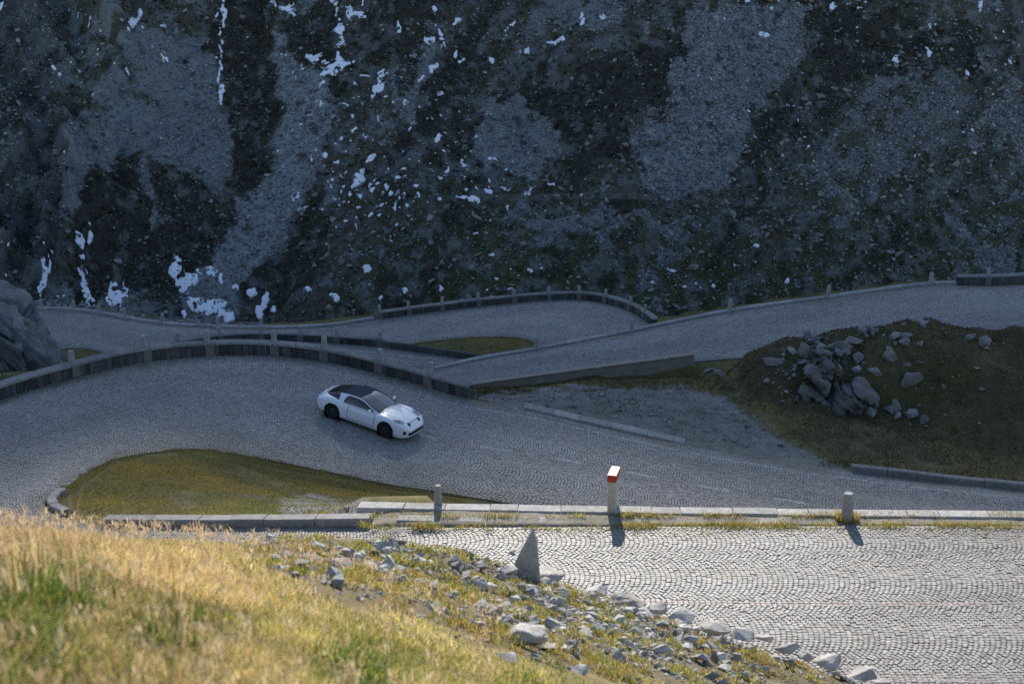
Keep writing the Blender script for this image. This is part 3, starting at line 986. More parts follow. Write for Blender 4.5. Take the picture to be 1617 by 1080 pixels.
# foreground bank, denser where it is nearer
N1, N2 = 360000, 430000
x = np.concatenate([rng.uniform(-5.4, 4.2, N1), rng.uniform(-15, 10, N2)])
y = np.concatenate([4.0 + 8.5 * rng.random(N1), 9.5 + 15.5 * rng.random(N2)])
N = N1 + N2
zq = height(x, y)
px, py = pix(x, y, zq)
n1 = fbm(x / 1.1, y / 1.1, 111, 4); n2 = fbm(x / 0.35, y / 0.35, 112, 2); n3 = fbm(x / 2.7, y / 2.7, 113, 3)
okb = (y < np.interp(x, HB[:, 0], HB[:, 1]) + 0.6) & (px > -330) & (px < 1500) & (py < 1420)
sh = inpoly(px + 25 * n1, py + 14 * n2, SHO)
lush = np.where(sh, 0.0, 1.0)
gpatch = np.exp(-(((px - 60) / 90) ** 2 + ((py - 945) / 45) ** 2)) + np.exp(-(((px - 560) / 60) ** 2 + ((py - 1065) / 35) ** 2)) + 0.8 * np.exp(-(((px - 30) / 120) ** 2 + ((py - 1060) / 60) ** 2)) + 0.6 * np.exp(-(((px - 270) / 60) ** 2 + ((py - 1000) / 40) ** 2))
strawy = np.clip(1.15 - px / 560, 0.12, 1) + 0.5 * n3
pd = np.where(sh, np.clip(0.14 + 1.5 * (n2 - 0.08) + 0.5 * n1, 0.03, 0.8), np.clip(0.75 + 0.8 * n2, 0.1, 1))
keep = okb & (rng.random(N) < pd)
x, y, zq, px, py, n1, n2, n3, sh, gpatch, strawy = [q[keep] for q in (x, y, zq, px, py, n1, n2, n3, sh, gpatch, strawy)]
n = len(x)
dist = np.hypot(x, y)
h = np.where(sh, rng.uniform(0.05, 0.14, n), rng.uniform(0.06, 0.22, n) * (0.95 + 0.8 * n1)) * np.where(dist > 14, 0.7, 1) * np.clip(1.15 - px / 1100, 0.5, 1)
c_str = pick(n, [STRAW, PINK, YG, OC], [5, 3.2, 2, 1])
c_grn = pick(n, [YG, GR, STRAW, DG], [5, 3, 1.5, 1])
c_sh = pick(n, [YG, OC, GR, STRAW], [4, 2.5, 1.5, 2])
r = rng.random(n)
col = np.where((r < np.clip(strawy + 0.5 * n1, 0, 1))[:, None], c_str, c_grn)
col = np.where(sh[:, None], c_sh, col)
gp = rng.random(n) < gpatch * (1 + n2)
col = np.where(gp[:, None], pick(n, [GR, DG, YG], [4, 2, 1.5]), col)
wid = np.where(dist < 12, rng.uniform(0.004, 0.009, n), rng.uniform(0.007, 0.015, n))
wid = np.where(gp, wid * 1.8, wid)
col = col * np.clip(1.08 + 0.55 * n1 + 0.4 * n2, 0.5, 1.7)[:, None]
add_blades(np.stack([x, y, zq - 0.02], -1), h, wid, col, lean=0.45)
# tall pale stalks with feathery heads
N = 2200
x = rng.uniform(-9, 3, N); y = rng.uniform(5, 20, N)
zq = height(x, y); px, py = pix(x, y, zq)
ok = (py > 815 + 0.35 * np.clip(px - 300, 0, 900)) & (px < 800) & (px > -40)
x, y, zq = x[ok], y[ok], zq[ok]; n = len(x)
hh = rng.uniform(0.18, 0.36, n)
st = np.stack([x, y, zq], -1)
add_blades(st, hh, np.full(n, 0.004), pick(n, [STRAW, PINK], [2, 1]), lean=0.15, curve=0.2)
for k in range(6):
    add_blades(st + np.stack([rng.normal(0, 0.02, n), rng.normal(0, 0.02, n), hh * rng.uniform(0.8, 0.95, n)], -1), hh * 0.25, np.full(n, 0.010), pick(n, [PINK, STRAW, (0.6, 0.52, 0.38)], [2, 1, 1.5]), lean=0.6)
# a few near stems that rise over the hairpin, as in the picture
for (sx, sy, D, ht, k) in ((108, 806, 9.5, 0.34, 1), (272, 840, 11, 0.14, 1), (20, 806, 10, 0.16, 2), (52, 808, 10, 0.18, 2), (5, 800, 9, 0.18, 2), (218, 818, 11, 0.16, 1)):
    b = np.array(PD(sx, sy + 12, D))
    b[2] = min(b[2], float(height(b[0], b[1])))
    top = np.array(PD(sx, sy - 50 * ht / 0.3, D))
    n = k * 5
    pos = np.stack([b[0] + rng.normal(0, 0.02, n), b[1] + rng.normal(0, 0.05, n), np.full(n, b[2])], -1)
    add_blades(pos, np.full(n, top[2] - b[2]) * rng.uniform(0.7, 1.0, n), np.full(n, 0.010), pick(n, [STRAW, PINK, OC], [2, 1, 1]), lean=0.05, curve=0.6)
# moss cushions and turf tussocks on the stony shoulder
N = 900
x = rng.uniform(-9, 8, N); y = rng.uniform(14, 24.3, N)
zq = height(x, y); px, py = pix(x, y, zq)
ok = inpoly(px, py, SHO) & (y < np.interp(x, HB[:, 0], HB[:, 1]))
for i in np.where(ok)[0]:
    n = int(rng.uniform(50, 150)); rr = rng.uniform(0.08, 0.30)
    a = rng.uniform(0, 6.28, n); q = rr * np.sqrt(rng.random(n))
    hx = x[i] + q * np.cos(a); hy = y[i] + q * np.sin(a)
    dome = 0.10 * (1 - (q / rr) ** 2) * rr / 0.2
    cc = pick(n, [YG, (0.30, 0.22, 0.04), GR, OC, STRAW], [[4, 1, 1.5, 0.6, 1], [1.5, 3, 0.5, 2, 1], [2, 1, 3, 0.5, 0.7]][i % 3])
    add_blades(np.stack([hx, hy, height(hx, hy) + dome - 0.02], -1), rng.uniform(0.04, 0.11, n), rng.uniform(0.008, 0.016, n), cc, lean=0.6)
tag(mesh_np('grass', np.vstack(VS), quads=np.vstack(QS), tris=np.vstack(TS), mat=M['grass'], col=np.vstack(CS)), kind='stuff')

# short turf: island in the hairpin, verges, mound, banks of the lower roads
VS, QS, TS, CS, off = [], [], [], [], 0
roadmask = lambda x, y: bil(gx, gy, roadcells.astype(float), x, y)


def turf_area(n, x0, x1, y0, y1, h0, h1, w0, w1, cols, wts, dens=None, seed=0):
    x = rng.uniform(x0, x1, n); y = rng.uniform(y0, y1, n)
    zq = height(x, y)
    px, py = pix(x, y, zq)
    ok = (roadmask(x, y) < 0.45) & (px > -200) & (px < 1820)
    nn = fbm(x / 1.2, y / 1.2, 130 + seed, 3)
    ok &= rng.random(n) < np.clip(0.7 + 1.2 * nn, 0.05, 1)
    if dens is not None:
        ok &= rng.random(n) < dens(x, y, px, py)
    x, y, zq, nn = x[ok], y[ok], zq[ok], nn[ok]
    m = len(x)
    big_ = np.clip(fbm(x / 2.6, y / 2.0, 180 + seed, 4) * 2.2, -1, 1)[:, None]
    c = pick(m, cols, wts) * (1 + 0.4 * nn[:, None]) * (1 + big_ * np.array([[0.30, 0.12, 0.0]]))
    add_blades(np.stack([x, y, zq - 0.01], -1), rng.uniform(h0, h1, m), rng.uniform(w0, w1, m), c, lean=0.6)


TY, TD, TB = (0.30, 0.265, 0.075), (0.17, 0.17, 0.045), (0.28, 0.20, 0.09)
turf_area(230000, -14, -1.5, 31, 46.5, 0.03, 0.10, 0.010, 0.020, [TY, TD, TB], [5, 2, 1.5], lambda x, y, px, py: np.where(inpoly(px + 30 * fbm(x / 0.8, y / 0.8, 190, 3), py + 10 * fbm(x / 0.8, y / 0.8, 191, 3), [(440, 785), (500, 778), (560, 790), (640, 800), (560, 812), (450, 812)]), 0.18, 1.0))
turf_area(14000, -4, 4, 32.0, 37, 0.03, 0.10, 0.010, 0.020, [TY, TD, TB], [5, 2, 2], None, 9)
turf_area(16000, -3.2, 18, 30.55, 31.0, 0.04, 0.12, 0.010, 0.02, [YG, OC, GR, STRAW], [4, 2, 2, 1], lambda x, y, px, py: np.where(px > 1000, 0.75, 0.25), 3)
turf_area(7000, -3.2, 18, 30.9, 31.4, 0.03, 0.08, 0.010, 0.02, [YG, OC, STRAW], [4, 2, 1], lambda x, y, px, py: np.where(px > 1000, 0.6, 0.2), 4)
turf_area(90000, -2, 26, 50, 66, 0.05, 0.14, 0.018, 0.035, [(0.085, 0.072, 0.030), (0.060, 0.052, 0.024), (0.095, 0.065, 0.038)], [4, 3, 3], lambda x, y, px, py: np.where(inpoly(px + 25 * fbm(x / 1.5, y / 1.5, 192, 3), py + 8 * fbm(x / 1.5, y / 1.5, 193, 3), GRAVEL), 0.03 + 0.5 * np.clip(fbm(x / 1.8, y / 1.2, 194, 4) * 2.2 - 0.25, 0, 1), np.where(mound(x, y) > 0.3, 0.7, 0.9)), 5)
turf_area(36000, -34, 24, 56, 105, 0.05, 0.16, 0.03, 0.05, [(0.12, 0.11, 0.04), (0.08, 0.085, 0.03), (0.12, 0.09, 0.05)], [3, 3, 2], None, 6)
turf_area(9000, -4, 4, 83, 93, 0.06, 0.14, 0.02, 0.04, [TY, TB, OC], [3, 2, 1], None, 7)
for (R, i0, i1, n) in ((R1, 5.6, 14.6, 15000), (R3, 2.6, 9.0, 6000)):
    a_ = rng.uniform(R.a_of(i0), R.a_of(i1), n)
    p = R.at(a_, -0.055 + 0.062 * rng.random(n) * (1 + 0.35 * fbm(a_ * 1.5, a_ * 0, 151, 3)))
    p[:, 2] += 0.005
    add_blades(p, rng.uniform(0.02, 0.055, n), rng.uniform(0.010, 0.018, n), pick(n, [TY, TD, TB], [5, 1, 2.5]), lean=0.9)
# weeds in the joints near the verge
n = 3000
x = rng.uniform(-1, 12, n); y = 30.6 - np.abs(rng.normal(0, 0.22, n))
kk = fbm(x / 0.25, y / 0.25, 140, 2) > 0.28
add_blades(np.stack([x, y, np.full(n, -14.9)], -1)[kk], rng.uniform(0.03, 0.07, kk.sum()), rng.uniform(0.01, 0.02, kk.sum()), pick(kk.sum(), [YG, GR, OC], [3, 2, 1]), lean=0.7)
for (y0, y1, n, pr, pl_) in ((30.55, 30.86, 15000, 0.8, 0.22), (31.12, 31.34, 8000, 0.5, 0.25), (30.5, 30.7, 6000, 0.7, 0.12)):
    x = rng.uniform(-3.4, 17, n); y = rng.uniform(y0, y1, n)
    cl_ = fbm(x / 0.5, y / 0.25, 141, 3)
    kk = rng.random(n) < np.clip(np.where(x > 2.4, pr, pl_) + 0.9 * cl_, 0, 1)
    m = kk.sum()
    add_blades(np.stack([x, y, np.full(n, -14.93)], -1)[kk], rng.uniform(0.03, 0.12, m) * (1 + cl_[kk]), rng.uniform(0.008, 0.016, m), pick(m, [YG, OC, GR, STRAW], [4, 2, 2, 1.5]), lean=0.7)
# tuft round the foot of the right bollard
bx, by, bz = P(1337, 820, -14.92)
n = 700
a_ = rng.uniform(0, 6.28, n); q_ = 0.12 + 0.16 * rng.random(n)
add_blades(np.stack([bx + q_ * np.cos(a_), by + q_ * np.sin(a_) * 0.8, np.full(n, bz)], -1), rng.uniform(0.06, 0.24, n), rng.uniform(0.008, 0.016, n), pick(n, [OC, YG, STRAW], [2, 2, 1]), lean=0.35)
tag(mesh_np('turf', np.vstack(VS), quads=np.vstack(QS), tris=np.vstack(TS), mat=M['grass'], col=np.vstack(CS)), kind='stuff')

# heather and alpine tussocks on the mountain
VS, QS, TS, CS, off = [], [], [], [], 0
N = 52000
x = rng.uniform(-54, 54, N); y = rng.uniform(122, 173, N)
zq = mheight(x, y); px, py = pix(x, y, zq)
s_, d_, n_, ns_ = zones(x, y, px, py)
ok = (rng.random(N) < 0.36 - 0.36 * s_ + 0.30 * d_) & (px > -120) & (px < 1740) & (py < 530) & (py > -60)
x, y, zq, s_, d_, px, py = [q[ok] for q in (x, y, zq, s_, d_, px, py)]
n = len(x)
rad = rng.uniform(0.08, 0.28, n)
grn = np.clip((py - 220) / 200, 0, 1) * np.clip((px - 400) / 250, 0, 1)
base = np.where((rng.random(n) < grn)[:, None], pick(n, [(0.070, 0.078, 0.030), (0.085, 0.080, 0.04)], [2, 1]), pick(n, [(0.046, 0.044, 0.030), (0.058, 0.046, 0.034), (0.040, 0.043, 0.028)], [2, 1, 1]))
for k in range(9):
    a = rng.uniform(0, 6.28, n); q = rad * np.sqrt(rng.random(n))
    hx, hy = x + q * np.cos(a), y + q * np.sin(a)
    add_blades(np.stack([hx, hy, zq + 0.62 * (hy - y) - 0.05], -1), rad * rng.uniform(0.5, 1.1, n), rad * rng.uniform(0.35, 0.8, n), base * rng.uniform(0.7, 1.3, (n, 1)), lean=0.7)
tag(mesh_np('heather', np.vstack(VS), quads=np.vstack(QS), tris=np.vstack(TS), mat=M['shrub'], col=np.vstack(CS)), kind='stuff')


# ------------------------------------------------------------------ stone walls and kerbs
def blocks(path, z0, z1, half, length, gap=0.012, jit=0.01, tone=(0.1, 0.16), tint=(1, 0.97, 0.92), side=0.0, seed=1, end_round=False):
    """a run of stone blocks along a path; returns arrays"""
    p = np.asarray(path, float)
    p = line(p, 0.12)
    a = np.concatenate([[0], np.cumsum(np.linalg.norm(np.diff(p[:, :2], axis=0), axis=1))])
    t = np.gradient(p[:, :2], axis=0)
    t /= np.linalg.norm(t, axis=1)[:, None] + 1e-9
    L = a[-1]
    r = np.random.default_rng(seed)
    cuts = [0.0]
    while cuts[-1] < L:
        cuts.append(cuts[-1] + length * r.uniform(0.65, 1.35))
    cuts[-1] = L
    V, Q, C = [], [], []
    for c0, c1 in zip(cuts[:-1], cuts[1:]):
        if c1 - c0 < 0.05:
            continue
        e0, e1 = c0 + gap / 2, c1 - gap / 2
        dj = r.normal(0, jit)
        dh = r.normal(0, jit)
        seg = max(1, int((e1 - e0) / 0.5))
        ss = np.linspace(e0, e1, seg + 1)
        b0 = len(V)
        for m, s in enumerate(ss):
            c = np.array([np.interp(s, a, p[:, k]) for k in range(3)])
            n = np.array([-np.interp(s, a, t[:, 1]), np.interp(s, a, t[:, 0])])
            n /= np.linalg.norm(n)
            ins = 0.012
            for (w, zz) in ((-half, z0), (half, z0), (half, z1 - 0.03), (half - 0.03, z1), (-half + 0.03, z1), (-half, z1 - 0.03)):
                ww = w + side + dj
                V.append((c[0] + n[0] * ww, c[1] + n[1] * ww, c[2] + zz + (dh if zz > z0 else 0)))
        tn = r.uniform(*tone)
        for m in range(seg):
            for k in range(6):
                k2 = (k + 1) % 6
                Q.append((b0 + m * 6 + k, b0 + m * 6 + k2, b0 + (m + 1) * 6 + k2, b0 + (m + 1) * 6 + k))
        for m in (0, seg):
            bb = b0 + m * 6
            f = [(bb, bb + 1, bb + 2, bb + 5), (bb + 5, bb + 2, bb + 3, bb + 4)]
            Q += f if m == 0 else [q[::-1] for q in f]
        C += [tuple(tn * np.array(tint))] * (len(V) - b0)
    return np.array(V), np.array(Q), np.array(C)


def parapet(path, label, h=0.5, seed=1, name='parapet_wall'):
    p = np.asarray(path, float)
    c = p.mean(0)
    root = empty(name, tuple(p[0]))
    base = p - p[0]
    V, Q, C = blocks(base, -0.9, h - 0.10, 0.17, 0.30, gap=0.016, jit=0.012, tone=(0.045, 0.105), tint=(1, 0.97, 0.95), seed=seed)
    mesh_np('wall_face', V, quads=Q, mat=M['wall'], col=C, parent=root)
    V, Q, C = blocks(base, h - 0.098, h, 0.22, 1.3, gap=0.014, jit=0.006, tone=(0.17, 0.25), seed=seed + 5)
    mesh_np('coping', V, quads=Q, mat=M['wall'], col=C, parent=root)
    return tag(root, label, 'stone wall')


def kerb(path, label, w=0.2, h=0.1, length=1.1, tone=(0.22, 0.32), seed=3, name='stone_kerb', gap=0.02, jit=0.006, cat='kerb'):
    V, Q, C = blocks(path, -0.5, h, w, length, gap=gap, jit=jit, tone=tone, seed=seed)
    return tag(mesh_np(name, V, quads=Q, mat=M['wall'], col=C), label, cat)


def ribbon_edge(R, i0, i1, w, dz=0.0, step=3):
    a = np.linspace(R.a_of(i0), R.a_of(i1), max(4, int((R.a_of(i1) - R.a_of(i0)) / 0.4)))
    p = R.at(a, np.full(a.shape, w))
    p[:, 2] += dz
    return p


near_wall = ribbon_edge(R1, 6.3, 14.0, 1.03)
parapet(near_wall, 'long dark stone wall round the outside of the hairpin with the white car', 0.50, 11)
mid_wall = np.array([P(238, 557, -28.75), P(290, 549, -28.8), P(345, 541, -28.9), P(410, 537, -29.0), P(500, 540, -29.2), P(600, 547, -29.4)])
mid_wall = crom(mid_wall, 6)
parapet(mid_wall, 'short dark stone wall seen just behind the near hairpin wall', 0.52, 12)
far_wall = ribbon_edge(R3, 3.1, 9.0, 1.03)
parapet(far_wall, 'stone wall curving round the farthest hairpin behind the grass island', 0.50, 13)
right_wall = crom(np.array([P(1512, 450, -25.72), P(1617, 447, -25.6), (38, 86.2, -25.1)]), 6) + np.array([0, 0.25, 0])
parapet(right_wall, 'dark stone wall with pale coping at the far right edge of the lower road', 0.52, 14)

kerb([(-3.55, 32.05, -15.06), (-1.6, 31.75, -14.96), (2, 31.55, -14.93), (8, 31.35, -14.93), (18, 31.15, -14.93)], 'pale granite kerb along the edge of the sunlit road, carrying the red capped stone', 0.19, 0.045, 0.9, (0.30, 0.42), 21)
kerb([(-2.6, 31.26, -14.98), (-1.2, 31.15, -14.96), (3.0, 31.02, -14.95), (6.5, 30.98, -14.95)], 'strip of flat granite slabs between the sunlit road and the pale kerb', 0.17, 0.018, 1.4, (0.26, 0.34), 22, name='slab_strip', cat='paving slabs')
lk = [np.array(P(x, yy, zz)) + np.array([0, 0.12, 0]) for (x, yy, zz) in ((586, 829, -15.15), (500, 830, -15.3), (400, 831, -15.5), (290, 831, -15.75), (165, 830, -16.1))]
kerb(lk, 'long low kerb of rounded stones along the foot of the sunny grass island', 0.17, 0.18, 1.15, (0.24, 0.32), 23)
tipk = ribbon_edge(R1, 5.6, 6.7, -0.02)
kerb(tipk, 'curved stone kerb round the left tip of the grass island', 0.13, 0.16, 0.7, (0.2, 0.3), 24)
ck = [np.array(P(x, yy, zz)) + np.array([0, 0.35, 0.02]) for (x, yy, zz) in ((828, 646, -20.95), (950, 674, -21.45), (1083, 703, -22.0))]
kerb(ck, 'row of pale flat kerb slabs between the car road and the gravel patch', 0.26, 0.03, 1.5, (0.24, 0.32), 25)
rk = [np.array(P(x, yy, zz)) + np.array([0, 0.15, 0]) for (x, yy, zz) in ((1345, 745, -22.48), (1480, 760, -22.7), (1617, 774, -22.9), (1760, 790, -23.15))]
kerb(rk, 'low raised kerb at the foot of the dark grassy mound', 0.15, 0.22, 1.3, (0.15, 0.22), 26)
ak = ribbon_edge(R2, 1.7, 8.0, -0.045)
kerb(ak, 'straight pale kerb along the far side of the lower road', 0.19, 0.12, 1.2, (0.24, 0.33), 27)
fk = ribbon_edge(R3, 9.1, 14.0, 1.03)
kerb(fk, 'pale kerb along the far road below the snowy mountain foot', 0.20, 0.16, 1.3, (0.24, 0.33), 28)
ik = [np.array(P(x, yy, zz)) for (x, yy, zz) in ((604, 548.5, -29.42), (680, 559, -29.6), (762, 571.5, -29.85))]
kerb(ik, 'dark retaining kerb under the small grass island of the far hairpin', 0.12, 0.42, 0.8, (0.07, 0.11), 29)

vx = np.linspace(-3.6, 18, 110)
vy = np.linspace(0, 1, 9)
VX, VY = np.meshgrid(vx, vy)
y_n = np.interp(VX, [-3.6, -1.5, 18], [31.0, 30.62, 30.62])
y_f = np.interp(VX, [-3.6, -1.6, 2, 8, 18], [32.45, 32.0, 31.8, 31.6, 31.4])
YY = y_n + (y_f - y_n) * VY
ZZ = np.interp(VX, [-3.6, -2.9, -1.5, 18], [-15.25, -15.04, -14.93, -14.925]) + 0.02 * fbm(VX * 2, YY * 2, 171, 3) - 0.5 * (VY > 0.99) - 0.3 * (VY < 0.01)
vi = np.arange(VX.size).reshape(VX.shape)
vq = np.stack([vi[:-1, :-1], vi[:-1, 1:], vi[1:, 1:], vi[1:, :-1]], -1).reshape(-1, 4)
vn = fbm(VX / 0.5, YY / 0.3, 172, 3).reshape(-1, 1)
tag(mesh_np('verge', np.stack([VX, YY, ZZ], -1).reshape(-1, 3), quads=vq, mat=M['ground'], smooth=True, col=np.array([[0.22, 0.20, 0.165]]) * (1 + 0.4 * vn)), kind='structure')

# plastered side wall of the lower road
rw = line(np.array([P(747, 609, -28.0), P(920, 590, -27.5), P(1095, 571, -27.0)]) + np.array([0, -0.12, 0]), 0.6)
root = empty('retaining_wall', tuple(rw[0]))
b = rw - rw[0]
n = len(b)
tt = np.linspace(0, 1, n)
top = 0.10 + 0.30 * tt
Vw = []
for k in range(n):
    for (dy, zz) in ((-0.15, -3.2), (0.15, -3.2), (0.15, top[k]), (0.12, top[k] + 0.03), (-0.12, top[k] + 0.03), (-0.15, top[k])):
        Vw.append((b[k, 0], b[k, 1] + dy, b[k, 2] + zz))
Qw = [(m * 6 + k, m * 6 + (k + 1) % 6, (m + 1) * 6 + (k + 1) % 6, (m + 1) * 6 + k) for m in range(n - 1) for k in range(6)]
for m in (0, n - 1):
    bb = m * 6
    Qw += [(bb, bb + 1, bb + 2, bb + 5), (bb + 5, bb + 2, bb + 3, bb + 4)]
mesh_np('wall_body', Vw, quads=Qw, mat=M['beige'], parent=root)
Vc = []
for k in range(n):
    for (dy, zz) in ((-0.19, top[k] + 0.031), (0.19, top[k] + 0.031), (0.19, top[k] + 0.10), (-0.19, top[k] + 0.11)):
        Vc.append((b[k, 0], b[k, 1] + dy, b[k, 2] + zz))
Qc = [(m * 4 + k, m * 4 + (k + 1) % 4, (m + 1) * 4 + (k + 1) % 4, (m + 1) * 4 + k) for m in range(n - 1) for k in range(4)] + [(0, 1, 2, 3), (4 * n - 4, 4 * n - 3, 4 * n - 2, 4 * n - 1)]
mesh_np('coping', Vc, quads=Qc, mat=M['beige'], parent=root)
tag(root, 'smooth beige retaining wall holding up the near side of the lower road', 'retaining wall')


# ------------------------------------------------------------------ bollards
def lathe(prof, n=14, wob=0.0, seed=0, square=0.0):
    V, Q = [], []
    r = np.random.default_rng(seed)
    for (rad, zz) in prof:
        for k in range(n):
            a = 2 * math.pi * k / n
            q = rad * (1 + wob * r.normal())
            if square:
                q *= 1 / max(abs(math.cos(a)), abs(math.sin(a))) ** square
            V.append((q * math.cos(a), q * math.sin(a), zz))
    for m in range(len(prof) - 1):
        for k in range(n):
            Q.append((m * n + k, m * n + (k + 1) % n, (m + 1) * n + (k + 1) % n, (m + 1) * n + k))
    V.append((0, 0, prof[-1][1]))
    T = [((len(prof) - 1) * n + k, (len(prof) - 1) * n + (k + 1) % n, len(V) - 1) for k in range(n)]
    return V, Q, T


def post_mesh(seed, r0, r1, h, square=0.0):
    prof = [(r0, -0.5), (r0, 0.0), (r0 * 0.97, h * 0.35), ((r0 + r1) / 2, h * 0.7), (r1, h - 0.05), (r1 * 0.93, h - 0.012), (r1 * 0.8, h)]
    V, Q, T = lathe(prof, 16, 0.018, seed, square)
    o = mesh_np('post', V, quads=Q, tris=T, mat=M['granite'], smooth=False)
    d = o.data
    bpy.data.objects.remove(o)
    return d


POSTS = [post_mesh(i, 0.125, 0.105, 0.95) for i in range(4)]
SHORT = [post_mesh(10 + i, 0.135, 0.11, 0.68) for i in range(3)]
bw = bmesh.new()
bmesh.ops.create_cube(bw, size=1)
bmesh.ops.scale(bw, vec=(0.36, 0.42, 1.0), verts=bw.verts)
bmesh.ops.translate(bw, vec=(0, 0, -0.05), verts=bw.verts)
bmesh.ops.bevel(bw, geom=list(bw.edges), offset=0.02, segments=2, affect='EDGES')
blk = bpy.data.meshes.new('base_block')
bw.to_mesh(blk)
blk.materials.append(material('block_granite', (0.15, 0.145, 0.135), rough=0.9, scale=8, var=0.3, bump=0.006, bscale=30))


def wall_bollard(path, px, label, group, i, post=None, dz=0.0, block=True, scale=1.0):
    p = line(np.asarray(path, float), 0.1)
    q = pix(p[:, 0], p[:, 1], p[:, 2])[0]
    k = int(np.argmin(np.abs(q - px)))
    k1, k0 = min(k + 1, len(p) - 1), max(k - 1, 0)
    ang = math.atan2(p[k1, 1] - p[k0, 1], p[k1, 0] - p[k0, 0])
    root = empty('bollard', (p[k, 0], p[k, 1], p[k, 2] + dz), (0, 0, ang))
    root.scale = (scale, scale, scale)
    o = bpy.data.objects.new('post', (post or POSTS)[i % len(post or POSTS)])
    COL.objects.link(o)
    o.parent = root
    o.rotation_euler = (random.gauss(0, 0.02), random.gauss(0, 0.02), i)
    if block:
        b = bpy.data.objects.new('base_block', blk)
        COL.objects.link(b)
        b.parent = root
    return tag(root, label, 'bollard', group)


ordn = ['first', 'second', 'third', 'fourth', 'fifth', 'sixth', 'seventh', 'eighth', 'ninth', 'tenth']
for i, px in enumerate((116, 228, 330, 433, 515, 601, 678)):
    wall_bollard(near_wall, px, 'granite bollard in the near hairpin wall, %s from its left end' % ordn[i], 'bollards in the near hairpin wall', i)
for i, px in enumerate((280, 348, 414, 474, 532, 599)):
    wall_bollard(mid_wall, px, 'dark granite bollard in the middle wall, %s from its left end' % ordn[i], 'bollards in the middle wall', i)
for i, px in enumerate((600, 646, 699, 755, 811, 866, 914, 956, 996, 1019)):
    wall_bollard(far_wall, px, 'small granite bollard in the farthest hairpin wall, %s from its left end' % ordn[i], 'bollards in the farthest hairpin wall', i, scale=0.95)
wall_bollard(right_wall, 1560, 'squat granite block set in the dark wall at the far right', 'bollards along the lower road', 2)
for i, (px, nm) in enumerate(((678, 'low granite bollard at the left tip of the kerb of the lower road'), (847, 'granite bollard at the kerb beside the tip of the small grass island'),
                              (998, 'granite bollard on the kerb in front of the far hairpin, left of the wall end'), (1152, 'granite bollard on the lower road kerb, nearest the far hairpin wall end'),
                              (1308, 'granite bollard on the lower road kerb, above the left end of the mound'), (1470, 'granite bollard on the lower road kerb, just left of the right dark wall'))):
    wall_bollard(ak, px, nm, 'bollards along the lower road', i, post=SHORT, block=False, dz=0.05)
for i, px in enumerate((66, 117, 157, 198, 258, 345, 414)):
    wall_bollard(fk, px, 'small dark bollard on the far road kerb, %s from the left edge of the photo' % ordn[i], 'bollards along the far road kerb', i, post=SHORT, block=False, dz=0.05)


def single_bollard(px, py, zz, label, sc):
    loc = P(px, py, zz)
    root = empty('bollard', loc)
    o = bpy.data.objects.new('post', SHORT[0])
    COL.objects.link(o)
    o.parent = root
    root.scale = (sc, sc, sc)
    return tag(root, label, 'bollard', 'bollards beside the sunlit road')


single_bollard(692, 796, -14.95, 'plain round granite bollard beside the end of the grass island', 0.70)
B2 = single_bollard(1337, 822, -14.92, 'mossy granite bollard with grass at its foot on the right of the sunlit road', 1.0)

# red capped road stone
kl = P(966, 803, -14.85)
ks = empty('road_marker_stone', kl, (0, 0, math.radians(-14)))


def box_mesh(name, x0, x1, y0, y1, z0, z1, mat, parent, bev=0.008, top_dz=0.0, taper=0.0):
    bm = bmesh.new()
    bmesh.ops.create_cube(bm, size=1)
    for v in bm.verts:
        sx, sy = (x0 if v.co.x < 0 else x1), (y0 if v.co.y < 0 else y1)
        sz = z0 if v.co.z < 0 else z1
        if v.co.z > 0:
            cx, cy = (x0 + x1) / 2, (y0 + y1) / 2
            sx, sy = cx + (sx - cx) * (1 - taper), cy + (sy - cy) * (1 - taper)
        v.co = (sx, sy, sz)
    bmesh.ops.bevel(bm, geom=list(bm.edges), offset=bev, segments=2, affect='EDGES')
    me = bpy.data.meshes.new(name)
    bm.to_mesh(me)
    bm.free()
    me.materials.append(mat)
    o = bpy.data.objects.new(name, me)
    COL.objects.link(o)
    o.parent = parent
    return o


box_mesh('body', -0.088, 0.088, -0.10, 0.42, -0.4, 0.70, M['postwhite'], ks, 0.012, taper=0.04)
box_mesh('cap', -0.102, 0.102, -0.12, 0.44, 0.703, 0.87, M['red'], ks, 0.012, taper=0.05)
tag(ks, 'slim white roadside stone with a red painted cap on the pale kerb', 'marker stone')

